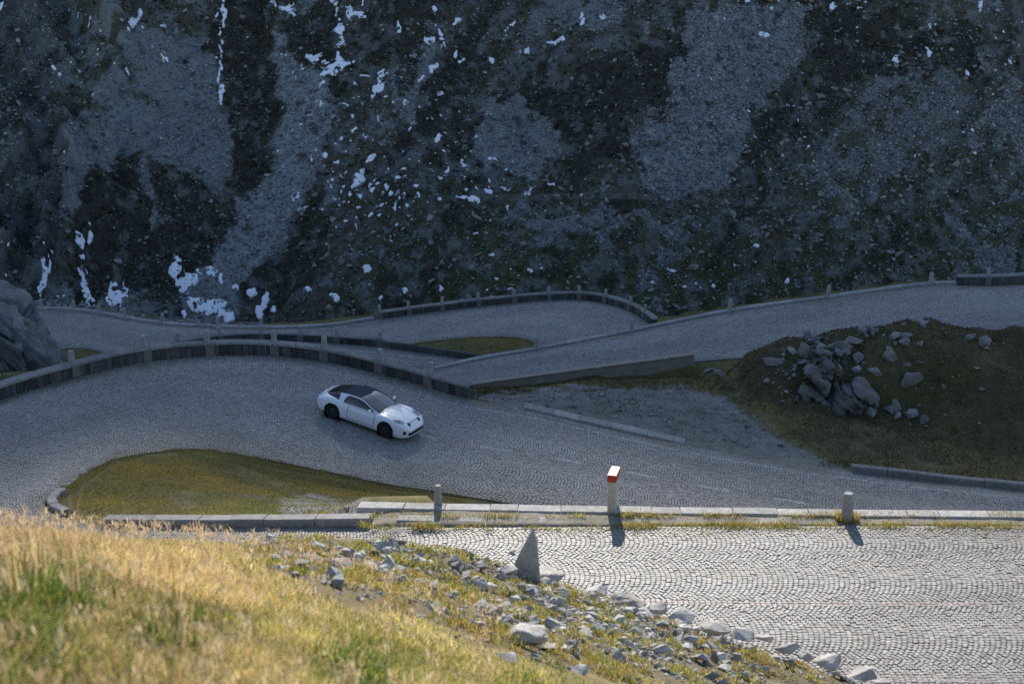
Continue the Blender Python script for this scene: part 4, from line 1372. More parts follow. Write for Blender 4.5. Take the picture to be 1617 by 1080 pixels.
# ------------------------------------------------------------------ individual stones on the sunny bank
STN = [(872, 934, 66, 34), (893, 940, 22, 18), (925, 936, 40, 28), (960, 950, 46, 38), (988, 950, 26, 20), (1020, 964, 42, 28), (1052, 968, 44, 25), (1085, 976, 40, 20), (1108, 984, 22, 15),
       (1130, 985, 30, 14), (1160, 994, 34, 14), (1202, 1010, 42, 22), (1235, 1016, 30, 16), (1268, 1032, 32, 18), (1305, 1046, 52, 42), (1345, 1062, 38, 24),
       (811, 878, 28, 26), (806, 900, 34, 26), (826, 926, 24, 24), (760, 922, 34, 28), (745, 873, 52, 18), (774, 874, 24, 20), (724, 889, 18, 16), (742, 894, 12, 10), (758, 891, 18, 14),
       (636, 914, 26, 20), (690, 942, 14, 9), (650, 948, 18, 12), (829, 1005, 76, 42), (866, 1022, 42, 16), (915, 989, 20, 13), (824, 974, 18, 14), (772, 1000, 16, 14), (722, 1005, 13, 9),
       (978, 1020, 26, 14), (995, 1017, 22, 25), (1015, 1023, 13, 12), (1046, 1026, 40, 26), (1036, 1048, 18, 17), (985, 1035, 28, 11), (1006, 1070, 12, 9), (805, 1041, 36, 11),
       (661, 976, 26, 11), (540, 892, 48, 28), (520, 886, 20, 26), (558, 884, 18, 16), (436, 881, 36, 13), (403, 842, 16, 14), (868, 962, 30, 20), (848, 952, 16, 18), (905, 962, 16, 12), (885, 975, 14, 10),
       (948, 975, 12, 9), (1130, 1010, 20, 16), (1090, 1000, 16, 12), (660, 848, 34, 12), (690, 850, 22, 10), (620, 846, 20, 10), (560, 845, 26, 10), (480, 842, 24, 9), (1070, 1010, 14, 10)]
STM = [rock_mesh('stone', 700 + i, 12 + i % 7, (1, 0.85, 0.8), 2, 0.085, 0.38 + 0.06 * (i % 3)) for i in range(12)]


def ray_ground(px, py, d0=5.0, d1=45.0):
    D = np.arange(d0, d1, 0.02)
    u, v = (px - W0 / 2) / FPX, (py - H0 / 2) / FPX
    x, y, zz = D * u, D * (CP - v * SP), -D * (SP + v * CP)
    h = height(x, y)
    k = np.argmax(zz < h)
    return np.array([x[k], y[k], h[k]]), D[k]


STO = {}
for i, (px, py, w, h) in enumerate(STN):
    if i < 16:
        continue
    loc, D = ray_ground(px, min(py + h * 0.42, 1085))
    s = D / FPX
    rx, rz = w * s / 2 * 1.2, h * s / 2 * 1.1
    ry = rx * rng.uniform(0.65, 0.95)
    o = put_rock('stone', STM[i % 12], (loc[0], loc[1] + ry * 0.4, loc[2] + rz * 0.55), (rx, ry, rz * 1.15), rng.uniform(-0.5, 0.5) + (i % 2) * math.pi, (rng.normal(0, 0.15), rng.normal(0, 0.15)))
    STO[i] = tag(o, 'loose grey stone lying in grass on the sunny foreground bank', 'stone', 'loose stones on the sunny bank')
rw_pts = np.array([PD(806, 905, 25.9), PD(850, 918, 26.2), PD(920, 937, 26.45), PD(980, 952, 26.6), PD(1040, 970, 26.7), PD(1100, 988, 26.8), PD(1170, 1004, 26.9), PD(1240, 1026, 26.95), PD(1330, 1058, 27.0), PD(1400, 1086, 27.05)])
rl = line(rw_pts, 0.05)
ra = np.concatenate([[0], np.cumsum(np.linalg.norm(np.diff(rl, axis=0), axis=1))])
d_, k_ = 0.0, 0
while d_ < ra[-1]:
    wd = (1.0, 0.35, 0.62, 0.72, 0.42, 0.66, 0.70, 0.58, 0.4, 0.52, 0.3, 0.6, 0.66, 0.36, 0.5, 0.8, 0.55, 0.45, 0.6, 0.4)[k_ % 20] * rng.uniform(0.9, 1.1)
    c = np.array([np.interp(d_ + wd / 2, ra, rl[:, q]) for q in range(3)])
    hgt_ = wd * rng.uniform(0.40, 0.65) * (0.8 if k_ == 0 else 1)
    o = put_rock('stone', STM[k_ % 12], (c[0], c[1] + rng.normal(0.05, 0.06), c[2] + 0.04), (wd * 0.62, wd * 0.55, hgt_ * 0.62), rng.uniform(-0.4, 0.4) + (k_ % 2) * math.pi, (rng.normal(-0.15, 0.12), rng.normal(0, 0.12)))
    STO[1000 + k_] = tag(o, 'grey stone in the ragged row edging the sunlit road below the bank', 'stone', 'row of stones edging the sunlit road')
    d_ += wd * 0.93
    k_ += 1
for k2 in range(70):
    d_ = rng.uniform(0, ra[-1])
    c = np.array([np.interp(d_, ra, rl[:, q]) for q in range(3)])
    c[1] -= abs(rng.normal(0.4, 0.35)) + 0.1
    c[0] += rng.normal(0, 0.2)
    c[2] = float(height(c[0], c[1]))
    wd = rng.uniform(0.14, 0.34)
    o = put_rock('stone', STM[k2 % 12], (c[0], c[1], c[2] + wd * 0.12), (wd * 0.55, wd * 0.45, wd * rng.uniform(0.3, 0.5)), rng.uniform(0, 6.28), (rng.normal(0, 0.25), rng.normal(0, 0.25)))
    tag(o, 'small grey stone among the rubble just behind the ragged stone row', 'stone', 'rubble stones behind the stone row')
STONE_LABELS = {1000: 'broad pale boulder at the head of the stone row, right below the pointed slab',
                20: 'flat pinkish boulder lying in yellow moss left of the pointed slab',
                28: 'largest pale boulder in the grass below the stone row',
                29: 'dark stone tucked against the right foot of the largest pale boulder',
                19: 'angular boulder with a dark shaded underside, left of the stone row',
                43: 'dark broken rock at the left end of the stony shoulder', 35: 'upright pointed grey stone among rubble right of the largest pale boulder',
                37: 'white blocky stone beside rusty grass at the right of the rubble'}
for k, lab in STONE_LABELS.items():
    STO[k]['label'] = lab

# pointed slab standing at the road edge
pl, D = ray_ground(836, 917)
pl[1] += 0.25
s = D / FPX
pts = [(-0.30, 0.05, -0.4), (0.20, 0.0, -0.45), (0.17, 0.02, 0.10), (0.11, 0.05, 0.62), (0.07, 0.06, 0.80), (0.03, 0.05, 0.76), (-0.07, 0.03, 0.50), (-0.14, 0.03, 0.42), (-0.27, 0.03, 0.12),
       (-0.20, 0.42, -0.4), (0.20, 0.38, -0.4), (0.14, 0.30, 0.45), (0.08, 0.20, 0.74), (-0.10, 0.36, 0.34)]
bm = bmesh.new()
for q in pts:
    bm.verts.new(q)
bmesh.ops.convex_hull(bm, input=bm.verts)
bmesh.ops.delete(bm, geom=[v for v in bm.verts if not v.link_faces], context='VERTS')
bmesh.ops.bevel(bm, geom=list(bm.edges), offset=0.015, segments=1, affect='EDGES')
bmesh.ops.triangulate(bm, faces=bm.faces)
bmesh.ops.subdivide_edges(bm, edges=list(bm.edges), cuts=3, use_grid_fill=True)
bmesh.ops.triangulate(bm, faces=bm.faces)
bm.verts.index_update()
V = np.array([v.co[:] for v in bm.verts]); F = np.array([[v.index for v in f.verts] for f in bm.faces])
bm.free()
V = V * (1 + 0.035 * fbm(V[:, 0] * 5 + V[:, 2] * 3, V[:, 1] * 5 - V[:, 2] * 4, 77, 3))[:, None]
o = mesh_np('standing_slab', V, tris=F, mat=M['rock'], col=np.full((len(V), 3), 0.36) * (1 + 0.2 * fbm(V[:, 0] * 6, V[:, 2] * 6, 78, 3))[:, None])
o.location = pl
tag(o, 'tall pointed grey slab standing upright at the end of the stone row', 'standing stone')

# rubble and small stones on the shoulder, road margins and gravel patch
N = 90000
x = rng.uniform(-9, 9, N); y = rng.uniform(13, 24.6, N)
zq = height(x, y); px, py = pix(x, y, zq)
nn = fbm(x / 0.9, y / 0.9, 150, 3)
core = np.exp(-(((px - 1000) / 210) ** 2 + ((py - 992 - (px - 1000) * 0.27) / 36) ** 2)) + 0.5 * np.exp(-(((px - 740) / 120) ** 2 + ((py - 890) / 22) ** 2))
ok = inpoly(px, py, SHO) & (y < np.interp(x, HB[:, 0], HB[:, 1]) + 0.6) & (rng.random(N) < np.clip(0.10 + 0.5 * nn, 0, 1) + 0.55 * core)
p1 = np.stack([x, y, zq], -1)[ok]; s1 = 0.04 + 0.034 * rng.pareto(1.9, ok.sum()); s1 = np.clip(s1, 0.04, 0.34); c1 = stone_col(ok.sum(), 0.16, 0.52, 0.94)
N = 9000
x = rng.uniform(-3, 16, N); y = rng.uniform(50, 64, N); zq = height(x, y); px, py = pix(x, y, zq)
ok = inpoly(px, py, GRAVEL) & (roadmask(x, y) < 0.05)
p2 = np.stack([x, y, zq], -1)[ok]; s2 = np.clip(0.04 + 0.03 * rng.pareto(2.2, ok.sum()), 0.04, 0.35); c2 = stone_col(ok.sum(), 0.14, 0.30, 1.0)
N = 2500
x = rng.uniform(-7, -1, N); y = rng.uniform(31, 36, N); zq = height(x, y); px, py = pix(x, y, zq)
ok = inpoly(px, py, [(440, 785), (500, 778), (560, 790), (660, 800), (690, 812), (560, 812), (450, 812)])
p3 = np.stack([x, y, zq], -1)[ok]; s3 = rng.uniform(0.03, 0.09, ok.sum()); c3 = stone_col(ok.sum(), 0.2, 0.42, 1.0)
# litter along the foot of the hairpin wall
a = rng.uniform(R1.a_of(6.5), R1.a_of(14), 700)
p4 = R1.at(a, 1 - np.abs(rng.normal(0, 0.022, 700))); p4[:, 2] += 0.02
s4 = rng.uniform(0.03, 0.10, 700); c4 = np.where((rng.random(700) < 0.3)[:, None], np.array([[0.2, 0.14, 0.07]]), stone_col(700, 0.1, 0.3, 1.0))
V, F, C = scatter_rocks(np.vstack([p1, p2, p3, p4]), np.concatenate([s1, s2, s3, s4]), np.vstack([c1, c2, c3, c4]))
tag(mesh_np('rubble', V, tris=F, mat=M['rock'], col=C), kind='stuff')

def bedded(seed, outline, y0, y1, tone):
    """angular rock from an outline (x, z), irregular in depth, cut by slanting cracks"""
    r = random.Random(seed)
    bm = bmesh.new()
    for (X, Zq) in outline:
        for Yq in (y0, y1):
            k = 0.78 if Yq == y1 else 1.0
            bm.verts.new((X * k + r.uniform(-0.15, 0.15), Yq + r.uniform(-0.35, 0.35) + (0.35 * Zq if Yq == y0 else 0), Zq * (k if Zq > 0 else 1) + r.uniform(-0.1, 0.1)))
    bmesh.ops.convex_hull(bm, input=bm.verts)
    bmesh.ops.delete(bm, geom=[v for v in bm.verts if not v.link_faces], context='VERTS')
    for _ in range(2):
        bmesh.ops.triangulate(bm, faces=bm.faces)
        bmesh.ops.subdivide_edges(bm, edges=[e for e in bm.edges if e.calc_length() > 0.22], cuts=3, use_grid_fill=True)
    bmesh.ops.triangulate(bm, faces=bm.faces)
    bm.normal_update()
    bm.verts.index_update()
    V = np.array([v.co[:] for v in bm.verts]); Nn = np.array([v.normal[:] for v in bm.verts])
    F = np.array([[v.index for v in f.verts] for f in bm.faces])
    bm.free()
    u = V[:, 0] * 0.75 + V[:, 2] * 0.95          # across the bedding
    w = V[:, 2] * 0.7 - V[:, 0] * 0.5 + V[:, 1]
    lay = fbm(u * 1.6, w * 0.28 + seed, seed, 4)
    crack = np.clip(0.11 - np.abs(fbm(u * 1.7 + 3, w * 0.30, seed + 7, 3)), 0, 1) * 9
    rough_ = fbm(V[:, 0] * 3 + V[:, 1], V[:, 2] * 3 - V[:, 1], seed + 3, 4)
    V = V + Nn * (0.40 * lay + 0.14 * rough_ - 0.35 * crack)[:, None]
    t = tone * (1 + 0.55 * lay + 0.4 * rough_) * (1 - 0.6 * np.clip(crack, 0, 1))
    lich = np.clip(fbm(V[:, 0] * 1.2, V[:, 2] * 1.5 + V[:, 1], seed + 11, 4) * 3 - 0.6, 0, 1)
    t = t * (1 - 0.35 * lich)
    return V, F, np.clip(t, 0.03, 0.5)[:, None] * np.array([[1.0, 1.0, 1.0]])


# rocks in the mound face
MRM = [rock_mesh('mound_rock', 900 + i, 9 + i % 4, (1, 0.75, 0.8), 2, 0.06, 0.19) for i in range(8)]
MR = [(1440, 596, 34, 40, 'pale upright rock alone on the right of the mound face'), (1416, 637, 26, 30, None), (1405, 558, 22, 30, None), (1320, 545, 50, 26, None),
      (1352, 536, 44, 20, None), (1270, 552, 30, 30, None), (1225, 570, 40, 16, None), (1300, 556, 36, 22, None), (1460, 660, 14, 24, None), (1378, 650, 24, 20, None), (1382, 586, 24, 14, None), (1430, 575, 20, 14, None),
      (1535, 530, 26, 14, None), (1550, 540, 14, 18, None), (1430, 528, 24, 12, None), (1490, 610, 12, 16, None), (1120, 585, 20, 8, None), (1140, 590, 26, 8, None), (905, 640, 14, 10, None), (862, 640, 14, 11, None)]
for i, (px, py, w, h, lab) in enumerate(MR):
    loc, D = ray_ground(px, py + h * 0.42, 48, 80)
    s = D / FPX
    rx, rz = w * s / 2 * 1.1, h * s / 2 * 1.1
    o = put_rock('mound_rock', MRM[i % 8], (loc[0], loc[1] + rx * 0.35, loc[2] + rz * 0.38), (rx * 1.25, rx * 1.0, rz * 1.45), rng.uniform(-0.6, 0.6), (0, rng.normal(0, 0.2)))
    tag(o, lab or 'small weathered rock poking out of the dark turf near the mound', 'rock', 'rocks around the dark mound')
oc, D = ray_ground(1330, 650, 48, 80)
parts = [bedded(301, [(-1.5, -0.4), (-1.6, 0.5), (-1.3, 1.35), (-0.95, 1.6), (-0.55, 1.3), (-0.35, 0.4), (-0.4, -0.4)], -0.1, 1.9, 0.15),
         bedded(307, [(-1.1, 1.0), (-1.0, 1.9), (-0.5, 2.1), (0.1, 1.75), (0.35, 1.2), (-0.2, 0.9)], 0.5, 2.6, 0.16),
         bedded(311, [(-0.55, -0.4), (-0.5, 0.25), (-0.1, 0.75), (0.45, 0.85), (0.75, 0.4), (0.8, -0.4)], -0.5, 1.6, 0.12),
         bedded(317, [(0.55, -0.3), (0.5, 0.5), (0.75, 1.2), (1.05, 1.15), (1.25, 0.5), (1.35, -0.3)], -0.2, 1.5, 0.13),
         bedded(323, [(-2.2, -0.3), (-2.1, 0.25), (-1.7, 0.55), (-1.4, 0.2), (-1.35, -0.3)], -0.3, 1.2, 0.13)]
VV, FF, CC, o_ = [], [], [], 0
for (V, F, C) in parts:
    VV.append(V * np.array([1.05, 1, 0.95])); FF.append(F + o_); CC.append(C * np.array([[1.05, 0.98, 0.9]])); o_ += len(V)
o = mesh_np('rock_outcrop', np.vstack(VV), tris=np.vstack(FF), mat=M['rock'], col=np.vstack(CC))
o.location = oc + np.array([0, 0.25, 0.0])
tag(o, 'fractured brown outcrop bedded in the left face of the dark mound', 'rock outcrop')
# smaller stones over the mound
N = 5000
x = rng.uniform(9, 24, N); y = rng.uniform(55, 64, N); zq = height(x, y); px, py = pix(x, y, zq)
ok = (rng.random(N) < 0.06 + 0.9 * np.exp(-(((px - 1310 - (580 - py) * 0.8) / 70) ** 2 + ((py - 565) / 45) ** 2))) & (mound(x, y) > 0.3)
V, F, C = scatter_rocks(np.stack([x, y, zq], -1)[ok], np.clip(0.08 + 0.09 * rng.pareto(2.0, ok.sum()), 0.08, 0.8), stone_col(ok.sum(), 0.14, 0.26))
tag(mesh_np('mound_gravel', V, tris=F, mat=M['rock'], col=C), kind='stuff')

# bare rock slab at the left edge, above the far road: bedded slabs dipping to the right
sl = np.array(PD(14, 588, 68.0))


parts = [bedded(201, [(-7, -2), (-7, 3.6), (-4, 4.1), (-1.4, 3.6), (-0.3, 2.9), (0.6, 1.5), (1.3, 0.2), (1.6, -1.5)], -1.5, 4.0, 0.135),
         bedded(207, [(-1.6, -1.5), (-1.2, 2.6), (-0.6, 2.9), (0.1, 2.5), (1.7, 0.7), (2.3, -0.2), (2.5, -1.5)], -0.6, 2.6, 0.12),
         bedded(213, [(0.2, -1.4), (0.5, 1.2), (1.1, 1.5), (2.2, 0.6), (2.9, -0.3), (3.0, -1.4)], -1.0, 1.2, 0.10),
         bedded(219, [(-4.5, -1.4), (-3.8, 1.7), (-2.6, 2.2), (-1.0, 1.0), (-0.2, -0.3), (0, -1.4)], -2.8, 0.5, 0.14)]
VV, FF, CC, o_ = [], [], [], 0
for (V, F, C) in parts:
    VV.append(V); FF.append(F + o_); CC.append(C); o_ += len(V)
o = mesh_np('rock_outcrop', np.vstack(VV), tris=np.vstack(FF), mat=M['rock'], col=np.vstack(CC), smooth=False)
o.location = sl
tag(o, 'bare grey slanting rock outcrop at the left edge above the hairpin wall', 'rock outcrop')
# rubble bank beyond the far road
a = rng.uniform(R3.a_of(10.8), R3.a_of(14), 260)
p = R3.at(a, 1.07 + np.abs(rng.normal(0, 0.07, 260)))
V, F, C = scatter_rocks(p, rng.uniform(0.15, 0.6, 260), stone_col(260, 0.12, 0.24))
tag(mesh_np('bank_rubble', V, tris=F, mat=M['rock'], col=C), kind='stuff')


# ------------------------------------------------------------------ white coupe
def ip(x, xs, ys):
    """smooth (cubic Hermite) interpolation"""
    xs, ys = np.asarray(xs, float), np.asarray(ys, float)
    m = np.gradient(ys, xs)
    x = np.clip(x, xs[0], xs[-1])
    k = np.clip(np.searchsorted(xs, x) - 1, 0, len(xs) - 2)
    h = xs[k + 1] - xs[k]
    t = (x - xs[k]) / h
    return ((2 * t ** 3 - 3 * t ** 2 + 1) * ys[k] + (t ** 3 - 2 * t ** 2 + t) * h * m[k] + (-2 * t ** 3 + 3 * t ** 2) * ys[k + 1] + (t ** 3 - t ** 2) * h * m[k + 1])


def build_car():
    WB, RW = 1.21, 0.32
    XW = [-2.09, -2.03, -1.88, -1.55, -1.2, -0.6, 0, 0.6, 1.2, 1.55, 1.8, 1.98, 2.08, 2.13]
    WW = [0.56, 0.69, 0.80, 0.885, 0.90, 0.865, 0.845, 0.86, 0.895, 0.875, 0.815, 0.71, 0.58, 0.44]
    XC = [-2.09, -2.0, -1.8, -1.4, -1.0, 0, 0.5, 0.85, 1.3, 1.7, 1.96, 2.13]
    ZC = [0.70, 0.81, 0.88, 0.92, 0.92, 0.88, 0.87, 0.86, 0.82, 0.745, 0.65, 0.47]
    XS = [-2.09, -1.85, -1.3, -0.7, 0, 0.6, 1.15, 1.6, 1.9, 2.13]
    ZS = [0.66, 0.78, 0.87, 0.80, 0.77, 0.785, 0.825, 0.77, 0.665, 0.46]
    XB = [-2.09, -1.9, -1.5, -0.7, 0.7, 1.5, 1.9, 2.13]
    ZB = [0.42, 0.28, 0.21, 0.18, 0.17, 0.17, 0.16, 0.22]
    xs = np.linspace(-2.09, 2.13, 130)
    ns = 46

    def section(x):
        w, zc, zs, zb = ip(x, XW, WW), ip(x, XC, ZC), ip(x, XS, ZS), ip(x, XB, ZB)
        ctrl = np.array([(w * 0.93, zb), (w * 0.985, zb + 0.10), (w, zb + 0.45 * (zs - zb)), (w * 0.985, zb + 0.78 * (zs - zb)), (w * 0.93, zb + 0.94 * (zs - zb)), (w * 0.84, zs), (w * 0.66, zs * 0.55 + zc * 0.45 - 0.004), (w * 0.34, zc - 0.008), (0, zc)])
        d = crom(np.hstack([ctrl, np.zeros((len(ctrl), 1))]), 12)[:, :2]
        l = np.concatenate([[0], np.cumsum(np.linalg.norm(np.diff(d, axis=0), axis=1))])
        t = np.linspace(0, l[-1], ns)
        return np.stack([np.interp(t, l, d[:, 0]), np.interp(t, l, d[:, 1])], -1)

    S = np.array([section(x) for x in xs])          # (nx, ns, 2) right... left half
    G = np.zeros((len(xs), 2 * ns - 1, 3))
    G[:, :ns, 0] = xs[:, None]; G[:, :ns, 1] = S[:, :, 0]; G[:, :ns, 2] = S[:, :, 1]
    G[:, ns:, 0] = xs[:, None]; G[:, ns:, 1] = -S[:, -2::-1, 0]; G[:, ns:, 2] = S[:, -2::-1, 1]
    # rounded nose and tail in plan: pull the ends of outer points back
    yn = np.abs(G[..., 1])
    ii = np.arange(G.shape[0] * G.shape[1]).reshape(G.shape[:2])
    q = np.stack([ii[:-1, :-1], ii[1:, :-1], ii[1:, 1:], ii[:-1, 1:]], -1).reshape(-1, 4)
    V = G.reshape(-1, 3)
    c = V[q].mean(1)
    arch = np.zeros(len(q), bool)
    for wx in (-WB, WB):
        arch |= (np.hypot(c[:, 0] - wx, c[:, 2] - RW - 0.005) < 0.365) & (np.abs(c[:, 1]) > 0.5) & (c[:, 2] < 0.74)
    root = empty('sports_car')
    XG = [-1.86, -1.5, -1.15, -0.82, -0.5, -0.22, 0.02, 0.36, 0.78]
    ZG = [0.875, 0.985, 1.09, 1.165, 1.20, 1.195, 1.15, 1.03, 0.86]
    ncs = 80
    gxs = np.linspace(-1.86, 0.78, ncs)
    nsg = 34

    def gsec(x):
        zt = ip(x, XG, ZG)
        wb = ip(x, [-1.86, -1.45, -1.05, -0.5, 0.1, 0.45, 0.78], [0.50, 0.69, 0.765, 0.78, 0.775, 0.755, 0.66])
        wr = ip(x, [-1.86, -1.15, -0.6, 0.0, 0.78], [0.42, 0.55, 0.62, 0.62, 0.64])
        zb = 0.80
        ze = zt - 0.045
        k = np.clip((ze - zb) / 0.3, 0.05, 1)
        wr = wb - (wb - wr) * k
        ctrl = np.array([(wb, zb - 0.06), (wb - 0.005, zb + 0.02), (wb * 0.45 + wr * 0.55 + 0.02, zb * 0.45 + ze * 0.55), (wr + 0.012, ze - 0.02), (wr - 0.05, ze + 0.018), (wr * 0.55, zt - 0.012), (0, zt), ])
        d = crom(np.hstack([ctrl, np.zeros((len(ctrl), 1))]), 12)
        # parameter: 0 belt .. 1 roof edge .. 2 centre
        lab = np.interp(np.arange(len(d)), [0, 12, 36, 48, 72], [-0.2, 0.0, 0.85, 1.1, 2.0])
        t = np.linspace(0, len(d) - 1, nsg)
        return np.stack([np.interp(t, np.arange(len(d)), d[:, 0]), np.interp(t, np.arange(len(d)), d[:, 1]), np.interp(t, np.arange(len(d)), lab)], -1)

    gs = np.array([gsec(x) for x in gxs])
    GG = np.zeros((ncs, 2 * nsg - 1, 4))
    GG[:, :nsg, 0] = gxs[:, None]; GG[:, :nsg, 1] = gs[..., 0]; GG[:, :nsg, 2] = gs[..., 1]; GG[:, :nsg, 3] = gs[..., 2]
    GG[:, nsg:, 0] = gxs[:, None]; GG[:, nsg:, 1] = -gs[:, -2::-1, 0]; GG[:, nsg:, 2] = gs[:, -2::-1, 1]; GG[:, nsg:, 3] = gs[:, -2::-1, 2]
    gi = np.arange(GG.shape[0] * GG.shape[1]).reshape(GG.shape[:2])
    gq = np.stack([gi[:-1, :-1], gi[1:, :-1], gi[1:, 1:], gi[:-1, 1:]], -1).reshape(-1, 4)
    GV = GG[..., :3].reshape(-1, 3)
    lab = GG[..., 3].reshape(-1)
    gc_ = GV[gq].mean(1)
    gl = lab[gq].mean(1)
    gx_, gz_ = gc_[:, 0], gc_[:, 2]
    side = (gl > 0.06) & (gl < 0.80)
    # side glass outline, low arc that tapers to the front
    frontlim = 0.55 - 0.0 * gl
    swin = side & (gx_ < frontlim) & (gx_ > -0.80 + 0.22 * np.clip(gl, 0, 1) ** 2) & (gz_ > 0.825)
    vent = (gx_ < -1.00 - 0.06 * np.clip(gl, 0, 1)) & (gx_ > -1.62) & (gl > 0.12) & (gl < 1.0)
    topz = gl > 1.02
    ws = topz & (gx_ > -0.08 - 0.10 * (2 - gl)) & (gx_ < 0.755)
    rf = topz & (gx_ <= -0.08 - 0.10 * (2 - gl)) & (gx_ > -0.98)
    rw_ = topz & (gx_ <= -0.98) & (gx_ > -1.72)
    rw_ = rw_ | vent
    trim = topz & (gx_ >= 0.755)
    used = swin | ws | rf | rw_ | trim

    def sub(name, VV, QQ, mat, thick=0.0, parent=root, smooth=True):
        u, inv = np.unique(QQ, return_inverse=True)
        return mesh_np(name, VV[u], quads=inv.reshape(-1, 4), mat=mat, smooth=smooth, parent=parent)

    # body = lower shell plus the white frame of the cabin; doors, bonnet as parts of their own
    door = (~arch) & (c[:, 0] > -0.55) & (c[:, 0] < 0.68) & (np.abs(c[:, 1]) > 0.70) & (c[:, 2] > 0.27) & (c[:, 2] < 0.78)
    bon = (~arch) & (c[:, 0] > 0.82) & (c[:, 0] < 1.93) & (np.abs(c[:, 1]) < 0.60 - 0.16 * (c[:, 0] - 0.82)) & (c[:, 2] > 0.5)
    def rim_faces(mask):
        e = {}
        for fi in np.where(mask)[0]:
            for k in range(4):
                e.setdefault(tuple(sorted((q[fi, k], q[fi, (k + 1) % 4]))), []).append(fi)
        return {v[0] for v in e.values() if len(v) == 1}
    gap_d = np.zeros(len(q), bool)
    for mk_ in (door, bon):
        gap_d[list(rim_faces(mk_))] = True
    door &= ~gap_d
    bon &= ~gap_d
    keep_b = ~(arch | door | bon | gap_d)
    Vall = np.vstack([V, GV])
    qb = np.vstack([q[keep_b], gq[~used] + len(V)])
    body = sub('body', Vall, qb, M['white'])
    # close the nose and tail and the floor
    for name, i in (('tail', 0), ('nose', -1)):
        ring = G[i]
        bm = bmesh.new()
        vs = [bm.verts.new(p) for p in ring]
        bm.faces.new(vs if i else vs[::-1])
        me = bpy.data.meshes.new('%s_panel' % name)
        bm.to_mesh(me); bm.free()
        me.materials.append(M['white'])
        oo = bpy.data.objects.new('%s_panel' % name, me)
        COL.objects.link(oo); oo.parent = root
    fl = np.array([(x, sgn * 0.70 * ip(x, XW, WW), 0.19) for x in np.linspace(-1.95, 2.0, 20) for sgn in (-1, 1)])
    fq = np.array([(2 * k, 2 * k + 2, 2 * k + 3, 2 * k + 1) for k in range(19)])
    mesh_np('underfloor', fl, quads=fq, mat=M['black'], parent=root)
    for sgn in (-1, 1):
        sub('door', V, q[door & (np.sign(c[:, 1]) == sgn)], M['white'])
        sub('side_window', GV, gq[swin & (np.sign(gc_[:, 1]) == sgn)], M['glass'])
    sub('bonnet', V, q[bon], M['white'])
    sub('panel_gap', V, q[gap_d], M['seam'])
    sub('windscreen', GV, gq[ws], M['glass'])
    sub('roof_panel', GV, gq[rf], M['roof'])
    sub('rear_window', GV, gq[rw_], M['glass'])
    sub('wiper_cowl', GV, gq[trim], M['black'])

    def surf(x, y):
        """height of the shell over (x, y)"""
        s = section(np.array(x))
        yy, zz = s[::-1, 0], s[::-1, 1]
        k = int(np.argmax(s[:, 0]))
        return float(np.interp(abs(y), s[k:, 0][::-1], s[k:, 1][::-1]))

    def patch(name, cx, cy, rx, ry, mat, lift=0.006, rot=0.0, n=20, parent=root):
        """an oval piece lying on the shell"""
        vs, qs = [], []
        for rr in (0.0, 0.5, 1.0):
            for k in range(n):
                a = 2 * math.pi * k / n
                dx, dy = rr * rx * math.cos(a), rr * ry * math.sin(a)
                X = cx + dx * math.cos(rot) - dy * math.sin(rot)
                Y = cy + dx * math.sin(rot) + dy * math.cos(rot)
                vs.append((X, Y, surf(X, Y) + lift + 0.012 * (1 - rr * rr)))
        for m in range(2):
            for k in range(n):
                qs.append((m * n + k, m * n + (k + 1) % n, (m + 1) * n + (k + 1) % n, (m + 1) * n + k))
        return mesh_np(name, vs, quads=qs, mat=mat, smooth=True, parent=parent)

    for sgn in (-1, 1):
        hl = patch('headlight', 1.66, sgn * 0.645, 0.20, 0.10, M['lamp'], rot=-sgn * 0.55)
        patch('surround', 1.66, sgn * 0.645, 0.225, 0.12, M['black'], lift=0.001, rot=-sgn * 0.55, parent=hl)
        patch('fog_lamp', 1.95, sgn * 0.36, 0.07, 0.075, M['black'])
    # lower grille and corner intakes hug the nose
    def nose_strip(name, y0, y1, z0, z1, mat, n=24, lift=0.012):
        vs = []
        for k in range(n + 1):
            y = y0 + (y1 - y0) * k / n
            for zz in np.linspace(z0, z1, 5):
                # furthest x where the shell is still as wide as |y| at this height
                xx = np.linspace(2.13, 1.3, 160)
                best = 1.3
                for X in xx:
                    s = section(np.array(X))
                    wz = np.interp(zz, s[:, 1], s[:, 0]) if zz > s[0, 1] and zz < s[:, 1].max() else (-1)
                    if wz >= abs(y):
                        best = X
                        break
                vs.append((best + lift, y * 1.01, zz))
        qs = [(k * 5 + m, (k + 1) * 5 + m, (k + 1) * 5 + m + 1, k * 5 + m + 1) for k in range(n) for m in range(4)]
        return mesh_np(name, vs, quads=qs, mat=mat, smooth=True, parent=root)
    nose_strip('grille', -0.56, 0.56, 0.27, 0.40, M['black'])
    for sgn in (-1, 1):
        nose_strip('corner_intake', sgn * 0.66, sgn * 0.75, 0.34, 0.46, M['black'], n=6)
    # mirrors
    for sgn in (-1, 1):
        Vm, Qm, Tm = lathe([(0.02, -0.055), (0.06, -0.05), (0.078, -0.01), (0.07, 0.035), (0.04, 0.055)], 14)
        Vm = np.array(Vm) * np.array([0.75, 1.35, 1.0]) + np.array([0.48, sgn * 0.92, 0.90])
        mesh_np('mirror', Vm, quads=Qm, tris=Tm, mat=M['white'], smooth=True, parent=root)
